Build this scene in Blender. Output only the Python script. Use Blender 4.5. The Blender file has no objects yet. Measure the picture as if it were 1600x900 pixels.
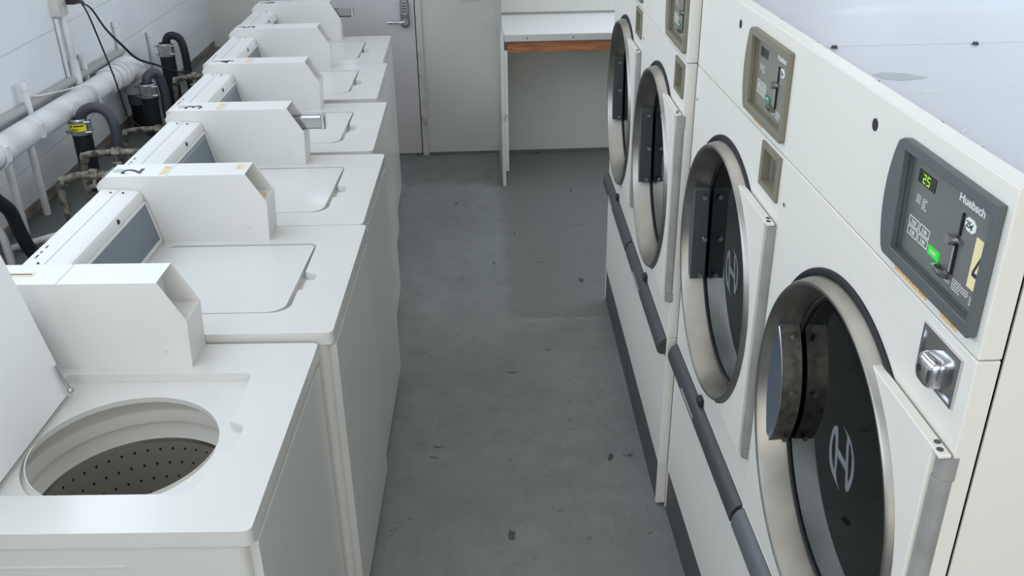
import bpy, bmesh, math, random
from mathutils import Vector, Matrix
R = math.radians
PI = math.pi
random.seed(7)
sc = bpy.context.scene
COL = sc.collection

# ------------------------------------------------------------------ camera
cam_d = bpy.data.cameras.new('camera')
cam = bpy.data.objects.new('camera', cam_d)
COL.objects.link(cam)
sc.camera = cam
cam_d.sensor_width = 36.0
cam_d.lens = 36.0 * 1459.57 / 1600.0
cam_d.clip_start = 0.02
cam_d.clip_end = 200
_a, _b, _c = R(26.8307), R(2.2577), R(0.8717)
_r = Vector((math.cos(_b), -math.sin(_b), 0))
_f = Vector((math.sin(_b) * math.cos(_a), math.cos(_b) * math.cos(_a), -math.sin(_a)))
_u = Vector((math.sin(_b) * math.sin(_a), math.cos(_b) * math.sin(_a), math.cos(_a)))
_r2 = _r * math.cos(_c) - _u * math.sin(_c)
_u2 = _r * math.sin(_c) + _u * math.cos(_c)
cam.matrix_world = Matrix(((_r2.x, _u2.x, -_f.x, 0), (_r2.y, _u2.y, -_f.y, 0), (_r2.z, _u2.z, -_f.z, 2.0767), (0, 0, 0, 1)))

# ------------------------------------------------------------------ world, lights, exposure
world = bpy.data.worlds.new('daylight')
sc.world = world
world.use_nodes = True
bg = world.node_tree.nodes['Background']
bg.inputs[0].default_value = (0.72, 0.84, 1.0, 1)
bg.inputs[1].default_value = 1.2

sc.view_settings.view_transform = 'Standard'
sc.view_settings.look = 'None'
sc.view_settings.gamma = 1
sc.view_settings.use_curve_mapping = False
sc.view_settings.exposure = 0.0


def area(name, loc, target, sx, sy, power, color):
    d = bpy.data.lights.new(name, 'AREA')
    d.shape = 'RECTANGLE'
    d.size = sx
    d.size_y = sy
    d.energy = power
    d.color = color
    o = bpy.data.objects.new(name, d)
    COL.objects.link(o)
    o.location = loc
    o.rotation_euler = (Vector(target) - Vector(loc)).to_track_quat('-Z', 'Y').to_euler()
    return o


# daylight through the open lattice on the left, the opening on the right and the doorway behind the camera
area('daylight_left_opening', (-1.60, 2.6, 2.3), (0.6, 3.0, 1.0), 6.5, 0.85, 52, (0.78, 0.88, 1.0))
area('daylight_rear_doorway', (0.2, -1.9, 1.7), (0.0, 3.0, 0.9), 2.6, 1.9, 36, (1.0, 0.93, 0.82))
area('daylight_right_opening', (2.25, 3.0, 2.35), (0.4, 3.0, 1.2), 6.0, 0.7, 37, (0.74, 0.86, 1.0))
area('added_far_corner_fill', (2.2, 5.2, 2.2), (0.4, 5.9, 0.9), 1.2, 0.7, 14, (0.9, 0.94, 1.0))  # added fill lamp that brightens the counter and back wall
area('ceiling_tube_light', (0.1, 2.6, 2.68), (0.1, 2.6, 0), 0.5, 4.5, 9, (1.0, 0.96, 0.90))

# ------------------------------------------------------------------ materials
MATS = {}


def principled(name, base=(0.8, 0.8, 0.8), rough=0.5, metal=0.0, coat=0.0, emit=None, es=0.0, spec=0.5):
    m = bpy.data.materials.new(name)
    m.use_nodes = True
    b = m.node_tree.nodes['Principled BSDF']
    b.inputs['Base Color'].default_value = (*base, 1)
    b.inputs['Roughness'].default_value = rough
    b.inputs['Metallic'].default_value = metal
    b.inputs['Specular IOR Level'].default_value = spec
    if coat:
        b.inputs['Coat Weight'].default_value = coat
        b.inputs['Coat Roughness'].default_value = 0.12
    if emit:
        b.inputs['Emission Color'].default_value = (*emit, 1)
        b.inputs['Emission Strength'].default_value = es
    MATS[name] = m
    return m


def N(m, t, **k):
    n = m.node_tree.nodes.new(t)
    for a, v in k.items():
        setattr(n, a, v)
    return n


def L(m, a, b):
    m.node_tree.links.new(a, b)


def vary(m, c1, c2, scale=3.0, detail=4.0, lo=0.35, hi=0.65, bump=0.0, bscale=40.0, stretch=(1, 1, 1), rough=None):
    """colour wear between two paints by noise, plus a fine bump"""
    bs = m.node_tree.nodes['Principled BSDF']
    tc = N(m, 'ShaderNodeTexCoord')
    mp = N(m, 'ShaderNodeMapping')
    mp.inputs['Scale'].default_value = stretch
    L(m, tc.outputs['Object'], mp.inputs['Vector'])
    no = N(m, 'ShaderNodeTexNoise')
    no.inputs['Scale'].default_value = scale
    no.inputs['Detail'].default_value = detail
    L(m, mp.outputs[0], no.inputs['Vector'])
    cr = N(m, 'ShaderNodeValToRGB')
    cr.color_ramp.elements[0].position = lo
    cr.color_ramp.elements[0].color = (*c1, 1)
    cr.color_ramp.elements[1].position = hi
    cr.color_ramp.elements[1].color = (*c2, 1)
    L(m, no.outputs['Fac'], cr.inputs['Fac'])
    L(m, cr.outputs['Color'], bs.inputs['Base Color'])
    if rough:
        mr = N(m, 'ShaderNodeMapRange')
        mr.inputs['To Min'].default_value = rough[0]
        mr.inputs['To Max'].default_value = rough[1]
        L(m, no.outputs['Fac'], mr.inputs['Value'])
        L(m, mr.outputs[0], bs.inputs['Roughness'])
    if bump:
        n2 = N(m, 'ShaderNodeTexNoise')
        n2.inputs['Scale'].default_value = bscale
        n2.inputs['Detail'].default_value = 3
        L(m, tc.outputs['Object'], n2.inputs['Vector'])
        bp = N(m, 'ShaderNodeBump')
        bp.inputs['Strength'].default_value = bump
        bp.inputs['Distance'].default_value = 0.004
        L(m, n2.outputs['Fac'], bp.inputs['Height'])
        L(m, bp.outputs[0], bs.inputs['Normal'])
    return cr


def mixcol(m, fac, a, b):
    """a, b: sockets or colours -> colour socket"""
    mx = N(m, 'ShaderNodeMix', data_type='RGBA')
    L(m, fac, mx.inputs[0])
    for s, i in ((a, 6), (b, 7)):
        if isinstance(s, tuple):
            mx.inputs[i].default_value = (*s, 1)
        else:
            L(m, s, mx.inputs[i])
    return mx.outputs[2]


def mth(m, op, a, b=None, clamp=False):
    n = N(m, 'ShaderNodeMath', operation=op)
    n.use_clamp = clamp
    for i, s in enumerate((a, b)):
        if s is None:
            continue
        if isinstance(s, (int, float)):
            n.inputs[i].default_value = s
        else:
            L(m, s, n.inputs[i])
    return n.outputs[0]


enamel = principled('white_enamel', (0.80, 0.79, 0.76), 0.28, coat=0.3)
vary(enamel, (0.63, 0.625, 0.595), (0.66, 0.655, 0.625), 2.2, 3, 0.3, 0.7)
enamel2 = principled('white_enamel_case', (0.82, 0.81, 0.78), 0.38)
vary(enamel2, (0.69, 0.685, 0.66), (0.72, 0.715, 0.69), 3, 3)
lidwhite = principled('lid_inner_white', (0.83, 0.84, 0.84), 0.5)
dwhite = principled('dryer_white', (0.80, 0.785, 0.74), 0.42)
vary(dwhite, (0.735, 0.715, 0.655), (0.765, 0.745, 0.685), 1.6, 4, 0.3, 0.7, bump=0.03, bscale=120)
dtop = principled('dryer_top_metal', (0.47, 0.48, 0.53), 0.45, 0.0)
vary(dtop, (0.455, 0.46, 0.495), (0.52, 0.525, 0.56), 3.5, 6, 0.3, 0.7, stretch=(1, 3, 1), rough=(0.35, 0.55))
dtop_patch = principled('dull_tape_grey', (0.40, 0.415, 0.42), 0.6)
scuff = principled('pale_scuff', (0.75, 0.75, 0.76), 0.6)
tubplastic = principled('tub_plastic', (0.80, 0.78, 0.73), 0.45)
plasticgrey = principled('window_plate_grey', (0.15, 0.185, 0.215), 0.33)
steel = principled('brushed_steel', (0.52, 0.49, 0.44), 0.32, 1.0)
vary(steel, (0.27, 0.258, 0.235), (0.40, 0.385, 0.36), 9, 6, 0.3, 0.7, rough=(0.30, 0.46))
chrome = principled('chrome', (0.66, 0.67, 0.69), 0.14, 1.0)
chromedull = principled('dull_chrome', (0.50, 0.51, 0.52), 0.3, 1.0)
rubber = principled('black_rubber', (0.012, 0.013, 0.017), 0.6, spec=0.35)
blackpl = principled('black_plastic', (0.015, 0.016, 0.020), 0.4)
hosegrey = principled('grey_black_hose', (0.045, 0.048, 0.060), 0.5)
hosemid = principled('worn_grey_hose', (0.12, 0.13, 0.14), 0.55)
dgrey = principled('dark_grey_plastic', (0.060, 0.064, 0.068), 0.45)
kick = principled('charcoal_kick', (0.075, 0.076, 0.082), 0.5)
barmat = principled('charcoal_bar', (0.052, 0.053, 0.056), 0.42)
barblue = principled('slate_bar', (0.10, 0.118, 0.122), 0.42)
bezel_s = principled('slate_bezel', (0.095, 0.112, 0.113), 0.42)
plate_s = principled('slate_plate', (0.155, 0.16, 0.15), 0.45)
bezel_t = principled('taupe_bezel', (0.20, 0.185, 0.135), 0.45)
plate_t = principled('taupe_plate', (0.215, 0.21, 0.175), 0.45)
hinge = principled('hinge_grey_paint', (0.43, 0.43, 0.41), 0.45, 0.2)
vary(hinge, (0.27, 0.272, 0.262), (0.36, 0.36, 0.345), 12, 5)
printw = principled('printed_white', (0.78, 0.79, 0.76), 0.6)
printg = principled('printed_pale_grey', (0.42, 0.44, 0.44), 0.6)
printk = principled('printed_black', (0.03, 0.03, 0.035), 0.6)
greenled = principled('green_lit_key', (0.02, 0.35, 0.04), 0.4, emit=(0.05, 0.9, 0.06), es=0.45)
greenoff = principled('green_key', (0.02, 0.22, 0.12), 0.5)
digit = principled('green_digit', (0.2, 0.4, 0.02), 0.4, emit=(0.38, 0.75, 0.02), es=0.9)
display = principled('display_black', (0.02, 0.028, 0.02), 0.25)
yellowst = principled('cream_sticker', (0.87, 0.74, 0.42), 0.5)
orangest = principled('orange_sticker', (0.80, 0.46, 0.17), 0.6)
vary(orangest, (0.82, 0.55, 0.25), (0.70, 0.34, 0.08), 160, 4, 0.42, 0.58)
yellowlab = principled('yellow_label', (0.80, 0.76, 0.02), 0.5)
rust = principled('rust_stain', (0.52, 0.38, 0.20), 0.7)
vary(rust, (0.72, 0.62, 0.46), (0.60, 0.42, 0.20), 45, 4, 0.35, 0.65)
tape = principled('old_tape', (0.72, 0.64, 0.45), 0.6)
logo_m = principled('etched_logo', (0.17, 0.19, 0.20), 0.5)
brass = principled('grimy_brass', (0.30, 0.26, 0.19), 0.6, 0.3)
vary(brass, (0.05, 0.046, 0.038), (0.27, 0.25, 0.20), 45, 5, 0.35, 0.62, bump=0.3, bscale=150)
pipewhite = principled('painted_pipe', (0.66, 0.67, 0.68), 0.5)
vary(pipewhite, (0.52, 0.51, 0.49), (0.70, 0.71, 0.72), 7, 6, 0.28, 0.55, bump=0.1, bscale=40)
pipegrey = principled('dusty_grey_pipe', (0.36, 0.36, 0.35), 0.6)
outletm = principled('beige_outlet', (0.58, 0.56, 0.52), 0.5)
woodm = principled('redwood_apron', (0.36, 0.12, 0.05), 0.5)
vary(woodm, (0.20, 0.070, 0.028), (0.42, 0.165, 0.062), 6, 6, 0.3, 0.7, stretch=(1, 8, 14))
countertop = principled('white_laminate', (0.80, 0.80, 0.80), 0.35)
metaledge = principled('aluminium_edge', (0.55, 0.56, 0.56), 0.4, 0.6)
doorp = principled('door_paint', (0.50, 0.485, 0.49), 0.45)
vary(doorp, (0.60, 0.57, 0.575), (0.65, 0.62, 0.625), 2.5, 5)
trimp = principled('trim_paint', (0.55, 0.54, 0.49), 0.5)
vary(trimp, (0.33, 0.32, 0.28), (0.58, 0.57, 0.52), 14, 8, 0.28, 0.42)
backp = principled('cream_wall_paint', (0.56, 0.56, 0.50), 0.6)
vary(backp, (0.58, 0.58, 0.53), (0.63, 0.63, 0.58), 1.8, 6, 0.3, 0.7, bump=0.15, bscale=18)
brown = principled('raw_brown_edge', (0.20, 0.17, 0.15), 0.8)
vary(brown, (0.12, 0.10, 0.09), (0.28, 0.25, 0.22), 12, 6)
ceilp = principled('ceiling_paint', (0.75, 0.75, 0.73), 0.7)

# painted concrete floor
floorm = principled('grey_floor_paint', (0.12, 0.13, 0.13), 0.38)


def build_floor_mat(m, base1, base2, marks=True):
    bs = m.node_tree.nodes['Principled BSDF']
    tc = N(m, 'ShaderNodeTexCoord')
    P = tc.outputs['Object']
    no = N(m, 'ShaderNodeTexNoise')
    no.inputs['Scale'].default_value = 1.7
    no.inputs['Detail'].default_value = 8
    no.inputs['Roughness'].default_value = 0.6
    L(m, P, no.inputs['Vector'])
    cr = N(m, 'ShaderNodeValToRGB')
    cr.color_ramp.elements[0].position = 0.3
    cr.color_ramp.elements[0].color = (*base1, 1)
    cr.color_ramp.elements[1].position = 0.7
    cr.color_ramp.elements[1].color = (*base2, 1)
    L(m, no.outputs['Fac'], cr.inputs['Fac'])
    col = cr.outputs['Color']
    ng = N(m, 'ShaderNodeTexNoise')
    ng.inputs['Scale'].default_value = 7.5
    ng.inputs['Detail'].default_value = 10
    ng.inputs['Roughness'].default_value = 0.72
    L(m, P, ng.inputs['Vector'])
    gm = N(m, 'ShaderNodeMapRange')
    gm.inputs['From Min'].default_value = 0.42
    gm.inputs['From Max'].default_value = 0.66
    gm.inputs['To Max'].default_value = 0.32
    L(m, ng.outputs['Fac'], gm.inputs['Value'])
    col = mixcol(m, gm.outputs[0], col, (0.105, 0.112, 0.108))
    if marks:
        sep = N(m, 'ShaderNodeSeparateXYZ')
        L(m, P, sep.inputs[0])
        # a newer coat of paint beside the far dryers
        n3 = N(m, 'ShaderNodeTexNoise')
        n3.inputs['Scale'].default_value = 9
        n3.inputs['Detail'].default_value = 5
        L(m, P, n3.inputs['Vector'])
        wob = mth(m, 'MULTIPLY', mth(m, 'SUBTRACT', n3.outputs['Fac'], 0.5), 0.10)
        xx = mth(m, 'ADD', sep.outputs['X'], wob)
        yy = mth(m, 'ADD', sep.outputs['Y'], wob)
        bx = mth(m, 'MULTIPLY', mth(m, 'SUBTRACT', xx, 0.12), 22, True)
        by = mth(m, 'MULTIPLY', mth(m, 'SUBTRACT', yy, 3.77), 45, True)
        patch = mth(m, 'MULTIPLY', bx, by)
        col = mixcol(m, mth(m, 'MULTIPLY', patch, 0.9), col, (0.160, 0.166, 0.160))
        # pale scraped ridge along its near edge
        d = mth(m, 'ABSOLUTE', mth(m, 'SUBTRACT', yy, 3.775))
        rid = mth(m, 'SUBTRACT', 1.0, mth(m, 'MULTIPLY', d, 55), True)
        rid = mth(m, 'MULTIPLY', rid, mth(m, 'MULTIPLY', mth(m, 'SUBTRACT', sep.outputs['X'], 0.10), 20, True))
        rid = mth(m, 'MULTIPLY', rid, mth(m, 'GREATER_THAN', n3.outputs['Fac'], 0.47))
        col = mixcol(m, mth(m, 'MULTIPLY', rid, 0.45), col, (0.33, 0.33, 0.31))
        # worn grey smear by the far washers
        mps = N(m, 'ShaderNodeMapping')
        mps.inputs['Location'].default_value = (-0.18 * -1, -5.35, 0)
        L(m, P, mps.inputs['Vector'])
        # black chips and scuffs, two sizes
        for sc_, st, th, fac in ((8.0, (1, 0.5, 1), 0.075, 0.85), (13.0, (0.4, 1, 1), 0.075, 0.8), (21.0, (0.6, 1, 1), 0.085, 0.75), (38.0, (1, 0.7, 1), 0.10, 0.65), (60.0, (0.7, 1, 1), 0.11, 0.55)):
            mp = N(m, 'ShaderNodeMapping')
            mp.inputs['Scale'].default_value = st
            mp.inputs['Location'].default_value = (sc_ * 0.37, sc_ * 0.11, 0)
            L(m, P, mp.inputs['Vector'])
            nd = N(m, 'ShaderNodeTexNoise')
            nd.inputs['Scale'].default_value = sc_ * 6
            nd.inputs['Detail'].default_value = 2
            L(m, mp.outputs[0], nd.inputs['Vector'])
            mv = N(m, 'ShaderNodeVectorMath', operation='MULTIPLY_ADD')
            L(m, nd.outputs['Color'], mv.inputs[0])
            mv.inputs[1].default_value = (0.05, 0.05, 0)
            L(m, mp.outputs[0], mv.inputs[2])
            vo = N(m, 'ShaderNodeTexVoronoi')
            vo.inputs['Scale'].default_value = sc_
            vo.inputs['Randomness'].default_value = 1
            L(m, mv.outputs[0], vo.inputs['Vector'])
            spot = mth(m, 'LESS_THAN', vo.outputs['Distance'], th)
            sp = N(m, 'ShaderNodeSeparateColor')
            L(m, vo.outputs['Color'], sp.inputs[0])
            keep = mth(m, 'GREATER_THAN', sp.outputs[0], 0.30)
            f = mth(m, 'MULTIPLY', mth(m, 'MULTIPLY', spot, keep), fac)
            col = mixcol(m, f, col, (0.025, 0.026, 0.026))
        # fine pale drag lines
        wv = N(m, 'ShaderNodeTexNoise')
        wv.inputs['Scale'].default_value = 3
        wv.inputs['Detail'].default_value = 6
        mp = N(m, 'ShaderNodeMapping')
        mp.inputs['Scale'].default_value = (14, 0.6, 1)
        mp.inputs['Rotation'].default_value = (0, 0, 0.12)
        L(m, P, mp.inputs['Vector'])
        L(m, mp.outputs[0], wv.inputs['Vector'])
        ln = mth(m, 'GREATER_THAN', wv.outputs['Fac'], 0.70)
        col = mixcol(m, mth(m, 'MULTIPLY', ln, 0.16), col, (0.33, 0.34, 0.33))
    L(m, col, bs.inputs['Base Color'])
    mr = N(m, 'ShaderNodeMapRange')
    mr.inputs['To Min'].default_value = 0.30
    mr.inputs['To Max'].default_value = 0.50
    L(m, no.outputs['Fac'], mr.inputs['Value'])
    L(m, mr.outputs[0], bs.inputs['Roughness'])
    n2 = N(m, 'ShaderNodeTexNoise')
    n2.inputs['Scale'].default_value = 26
    n2.inputs['Detail'].default_value = 4
    L(m, P, n2.inputs['Vector'])
    bp = N(m, 'ShaderNodeBump')
    bp.inputs['Strength'].default_value = 0.18
    bp.inputs['Distance'].default_value = 0.006
    L(m, n2.outputs['Fac'], bp.inputs['Height'])
    L(m, bp.outputs[0], bs.inputs['Normal'])


build_floor_mat(floorm, (0.180, 0.194, 0.190), (0.240, 0.254, 0.248))
ledgem = principled('grey_ledge_paint', (0.12, 0.13, 0.13), 0.5)
build_floor_mat(ledgem, (0.10, 0.115, 0.11), (0.17, 0.185, 0.18), False)

# painted concrete block wall (blocks 0.4 x 0.2)
blockm = principled('painted_block_wall', (0.66, 0.69, 0.72), 0.5)


def build_block(m):
    bs = m.node_tree.nodes['Principled BSDF']
    tc = N(m, 'ShaderNodeTexCoord')
    sep = N(m, 'ShaderNodeSeparateXYZ')
    L(m, tc.outputs['Object'], sep.inputs[0])
    cmb = N(m, 'ShaderNodeCombineXYZ')
    L(m, sep.outputs['Y'], cmb.inputs[0])
    L(m, mth(m, 'ADD', sep.outputs['Z'], 0.085), cmb.inputs[1])
    br = N(m, 'ShaderNodeTexBrick')
    br.inputs['Scale'].default_value = 1
    br.inputs['Brick Width'].default_value = 3.3
    br.inputs['Row Height'].default_value = 0.2035
    br.inputs['Mortar Size'].default_value = 0.0035
    br.inputs['Mortar Smooth'].default_value = 0.4
    L(m, cmb.outputs[0], br.inputs['Vector'])
    no = N(m, 'ShaderNodeTexNoise')
    no.inputs['Scale'].default_value = 3
    no.inputs['Detail'].default_value = 6
    L(m, tc.outputs['Object'], no.inputs['Vector'])
    cr = N(m, 'ShaderNodeValToRGB')
    cr.color_ramp.elements[0].position = 0.3
    cr.color_ramp.elements[0].color = (0.72, 0.74, 0.76, 1)
    cr.color_ramp.elements[1].position = 0.6
    cr.color_ramp.elements[1].color = (0.77, 0.79, 0.81, 1)
    L(m, no.outputs['Fac'], cr.inputs['Fac'])
    col = mixcol(m, mth(m, 'MULTIPLY', br.outputs['Fac'], 0.30), cr.outputs['Color'], (0.45, 0.45, 0.45))
    L(m, col, bs.inputs['Base Color'])
    n2 = N(m, 'ShaderNodeTexNoise')
    n2.inputs['Scale'].default_value = 60
    L(m, tc.outputs['Object'], n2.inputs['Vector'])
    h = mth(m, 'SUBTRACT', mth(m, 'MULTIPLY', n2.outputs['Fac'], 0.2), br.outputs['Fac'])
    bp = N(m, 'ShaderNodeBump')
    bp.inputs['Strength'].default_value = 0.5
    bp.inputs['Distance'].default_value = 0.004
    L(m, h, bp.inputs['Height'])
    L(m, bp.outputs[0], bs.inputs['Normal'])


build_block(blockm)

# perforated drums: pattern follows the lathe's own UVs (u round, v along)
def perforated(name, base, nu, nv, rough, metal, hole=(0.01, 0.01, 0.01), rad=0.16, stagger=True):
    m = principled(name, base, rough, metal)
    bs = m.node_tree.nodes['Principled BSDF']
    uv = N(m, 'ShaderNodeUVMap')
    sep = N(m, 'ShaderNodeSeparateXYZ')
    L(m, uv.outputs[0], sep.inputs[0])
    v = mth(m, 'MULTIPLY', sep.outputs['Y'], nv)
    row = mth(m, 'FLOOR', v)
    fv = mth(m, 'SUBTRACT', mth(m, 'FRACT', v), 0.5)
    u = mth(m, 'MULTIPLY', sep.outputs['X'], nu)
    if stagger:
        u = mth(m, 'ADD', u, mth(m, 'MULTIPLY', row, 0.5))
    fu = mth(m, 'SUBTRACT', mth(m, 'FRACT', u), 0.5)
    d = mth(m, 'SQRT', mth(m, 'ADD', mth(m, 'MULTIPLY', fu, fu), mth(m, 'MULTIPLY', fv, fv)))
    f = mth(m, 'LESS_THAN', d, rad)
    col = mixcol(m, f, base, hole)
    L(m, col, bs.inputs['Base Color'])
    L(m, mth(m, 'MULTIPLY', mth(m, 'SUBTRACT', 1.0, f), metal), bs.inputs['Metallic'])
    return m


basket_m = perforated('perforated_basket', (0.52, 0.48, 0.43), 46, 9, 0.5, 0.6, rad=0.10)
drum_m = perforated('perforated_drum', (0.30, 0.31, 0.31), 120, 34, 0.4, 0.8, rad=0.30)

pocket_s = principled('blue_grey_cup', (0.14, 0.17, 0.21), 0.35, 0.5)
steelworn = principled('worn_brown_steel', (0.25, 0.22, 0.19), 0.45, 0.8)
vary(steelworn, (0.13, 0.115, 0.10), (0.24, 0.215, 0.19), 50, 5, 0.35, 0.6)
dgrey2 = principled('charcoal_cup', (0.105, 0.110, 0.118), 0.5)

# smoked door glass
glass = bpy.data.materials.new('smoked_glass')
glass.use_nodes = True
_nt = glass.node_tree
_nt.nodes.clear()
_o = N(glass, 'ShaderNodeOutputMaterial')
_mx = N(glass, 'ShaderNodeMixShader')
_tr = N(glass, 'ShaderNodeBsdfTransparent')
_tr.inputs[0].default_value = (0.42, 0.50, 0.51, 1)
_gl = N(glass, 'ShaderNodeBsdfGlossy')
_gl.inputs['Roughness'].default_value = 0.015
_gl.inputs[0].default_value = (0.9, 0.95, 0.95, 1)
_fr = N(glass, 'ShaderNodeFresnel')
_fr.inputs[0].default_value = 1.75
L(glass, _fr.outputs[0], _mx.inputs[0])
L(glass, _tr.outputs[0], _mx.inputs[1])
L(glass, _gl.outputs[0], _mx.inputs[2])
L(glass, _mx.outputs[0], _o.inputs[0])


lockm = principled('satin_grey_lock', (0.16, 0.17, 0.20), 0.4, 0.4)


# ------------------------------------------------------------------ mesh helpers
def finish(name, me, mats, parent=None, bevel=0, seg=2, angle=35, smooth=True):
    if not isinstance(mats, (list, tuple)):
        mats = [mats]
    for m in mats:
        me.materials.append(m)
    if smooth:
        for p in me.polygons:
            p.use_smooth = True
        me.set_sharp_from_angle(angle=R(angle))
    o = bpy.data.objects.new(name, me)
    COL.objects.link(o)
    if parent is not None:
        o.parent = parent
    if bevel:
        b = o.modifiers.new('bevel', 'BEVEL')
        b.width = bevel
        b.segments = seg
        b.limit_method = 'ANGLE'
        b.angle_limit = R(40)
        b.harden_normals = True
    return o


def obj(name, bm, mats, parent=None, **k):
    bmesh.ops.recalc_face_normals(bm, faces=bm.faces)
    me = bpy.data.meshes.new(name)
    bm.to_mesh(me)
    bm.free()
    return finish(name, me, mats, parent, **k)


def box(bm, x0, x1, y0, y1, z0, z1, mi=0):
    v = [bm.verts.new(p) for p in ((x0, y0, z0), (x1, y0, z0), (x1, y1, z0), (x0, y1, z0), (x0, y0, z1), (x1, y0, z1), (x1, y1, z1), (x0, y1, z1))]
    for f in ((0, 3, 2, 1), (4, 5, 6, 7), (0, 1, 5, 4), (1, 2, 6, 5), (2, 3, 7, 6), (3, 0, 4, 7)):
        fc = bm.faces.new([v[i] for i in f])
        fc.material_index = mi
    return v


def prism(bm, pts, axis, a, b, mi=0):
    """polygon pts extruded along axis from a to b. axis 'y': pts=(x,z); 'x': (y,z); 'z': (x,y)"""
    def P(p, t):
        return {'y': (p[0], t, p[1]), 'x': (t, p[0], p[1]), 'z': (p[0], p[1], t)}[axis]
    A = [bm.verts.new(P(p, a)) for p in pts]
    B = [bm.verts.new(P(p, b)) for p in pts]
    n = len(pts)
    fs = [bm.faces.new(A), bm.faces.new(B[::-1])]
    for i in range(n):
        fs.append(bm.faces.new((A[i], A[(i + 1) % n], B[(i + 1) % n], B[i])))
    for f in fs:
        f.material_index = mi


def lathe(bm, prof, axis='z', c=(0, 0, 0), seg=64, mi=0, cap0=False, cap1=False, a0=0.0):
    """prof: (r, t) pairs. revolve round axis through c, with uvs"""
    uvl = bm.loops.layers.uv.verify()
    rings = []
    for r, t in prof:
        ring = []
        for i in range(seg):
            a = 2 * PI * i / seg + a0
            if axis == 'z':
                p = (c[0] + r * math.cos(a), c[1] + r * math.sin(a), c[2] + t)
            elif axis == 'x':
                p = (c[0] + t, c[1] + r * math.cos(a), c[2] + r * math.sin(a))
            else:
                p = (c[0] + r * math.cos(a), c[1] + t, c[2] + r * math.sin(a))
            ring.append(bm.verts.new(p))
        rings.append(ring)
    T = [0]
    for (r0, t0), (r1, t1) in zip(prof, prof[1:]):
        T.append(T[-1] + math.hypot(r1 - r0, t1 - t0))
    tot = max(T[-1], 1e-6)
    for k in range(len(prof) - 1):
        for i in range(seg):
            j = (i + 1) % seg
            f = bm.faces.new((rings[k][i], rings[k][j], rings[k + 1][j], rings[k + 1][i]))
            f.material_index = mi
            for lp, (uu, vv) in zip(f.loops, ((i / seg, T[k] / tot), ((i + 1) / seg, T[k] / tot), ((i + 1) / seg, T[k + 1] / tot), (i / seg, T[k + 1] / tot))):
                lp[uvl].uv = (uu, vv)
    if cap0:
        bm.faces.new(rings[0]).material_index = mi
    if cap1:
        bm.faces.new(rings[-1][::-1]).material_index = mi


def cyl(bm, c, r, h, axis='z', seg=24, mi=0, r2=None):
    lathe(bm, [(r, 0), (r if r2 is None else r2, h)], axis, c, seg, mi, True, True)


def smooth_path(pts, n=6):
    P = [Vector(p) for p in pts]
    if len(P) < 3:
        return P
    out = []
    for i in range(len(P) - 1):
        p0 = P[max(i - 1, 0)]
        p1, p2 = P[i], P[i + 1]
        p3 = P[min(i + 2, len(P) - 1)]
        for k in range(n):
            t = k / n
            out.append(0.5 * ((2 * p1) + (-p0 + p2) * t + (2 * p0 - 5 * p1 + 4 * p2 - p3) * t * t + (-p0 + 3 * p1 - 3 * p2 + p3) * t ** 3))
    out.append(P[-1])
    return out


def tube(bm, pts, r, seg=14, mi=0, smooth=True, caps=True):
    P = smooth_path(pts) if smooth else [Vector(p) for p in pts]
    rad = r if callable(r) else (lambda t: r)
    rings = []
    t0 = (P[1] - P[0]).normalized()
    up = Vector((0, 0, 1)) if abs(t0.z) < 0.9 else Vector((0, 1, 0))
    nrm = t0.cross(up).normalized()
    for i, p in enumerate(P):
        tg = (P[min(i + 1, len(P) - 1)] - P[max(i - 1, 0)]).normalized()
        nrm = (nrm - tg * nrm.dot(tg)).normalized()
        bi = tg.cross(nrm)
        rr = rad(i / (len(P) - 1))
        rings.append([bm.verts.new(p + (nrm * math.cos(2 * PI * k / seg) + bi * math.sin(2 * PI * k / seg)) * rr) for k in range(seg)])
    for a, b in zip(rings, rings[1:]):
        for k in range(seg):
            bm.faces.new((a[k], a[(k + 1) % seg], b[(k + 1) % seg], b[k])).material_index = mi
    if caps:
        bm.faces.new(rings[0][::-1]).material_index = mi
        bm.faces.new(rings[-1]).material_index = mi


def curve_mesh(cu):
    o = bpy.data.objects.new('tmp', cu)
    COL.objects.link(o)
    dg = bpy.context.evaluated_depsgraph_get()
    dg.update()
    me = bpy.data.meshes.new_from_object(o.evaluated_get(dg))
    bpy.data.objects.remove(o)
    return me


def plate_bm(bm, loops, t0, t1, plane='xy', mi=0):
    """flat plate with holes: loops[0] outline, rest holes. plane 'xy' thickness z, 'yz' thickness x"""
    cu = bpy.data.curves.new('plate', 'CURVE')
    cu.dimensions = '2D'
    cu.fill_mode = 'BOTH'
    cu.extrude = abs(t1 - t0) / 2
    for lp in loops:
        s = cu.splines.new('POLY')
        s.points.add(len(lp) - 1)
        for i, p in enumerate(lp):
            s.points[i].co = (p[0], p[1], 0, 1)
        s.use_cyclic_u = True
    me = curve_mesh(cu)
    tmp = bmesh.new()
    tmp.from_mesh(me)
    bmesh.ops.remove_doubles(tmp, verts=tmp.verts, dist=1e-5)
    mid = (t0 + t1) / 2
    vm = {}
    for v in tmp.verts:
        x, y, z = v.co
        vm[v.index] = bm.verts.new((x, y, z + mid) if plane == 'xy' else ((mid + z, x, y) if plane == 'yz' else (x, mid + z, y)))
    for f in tmp.faces:
        try:
            nf = bm.faces.new([vm[v.index] for v in f.verts])
            nf.material_index = mi
        except ValueError:
            pass
    tmp.free()
    bpy.data.meshes.remove(me)


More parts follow.
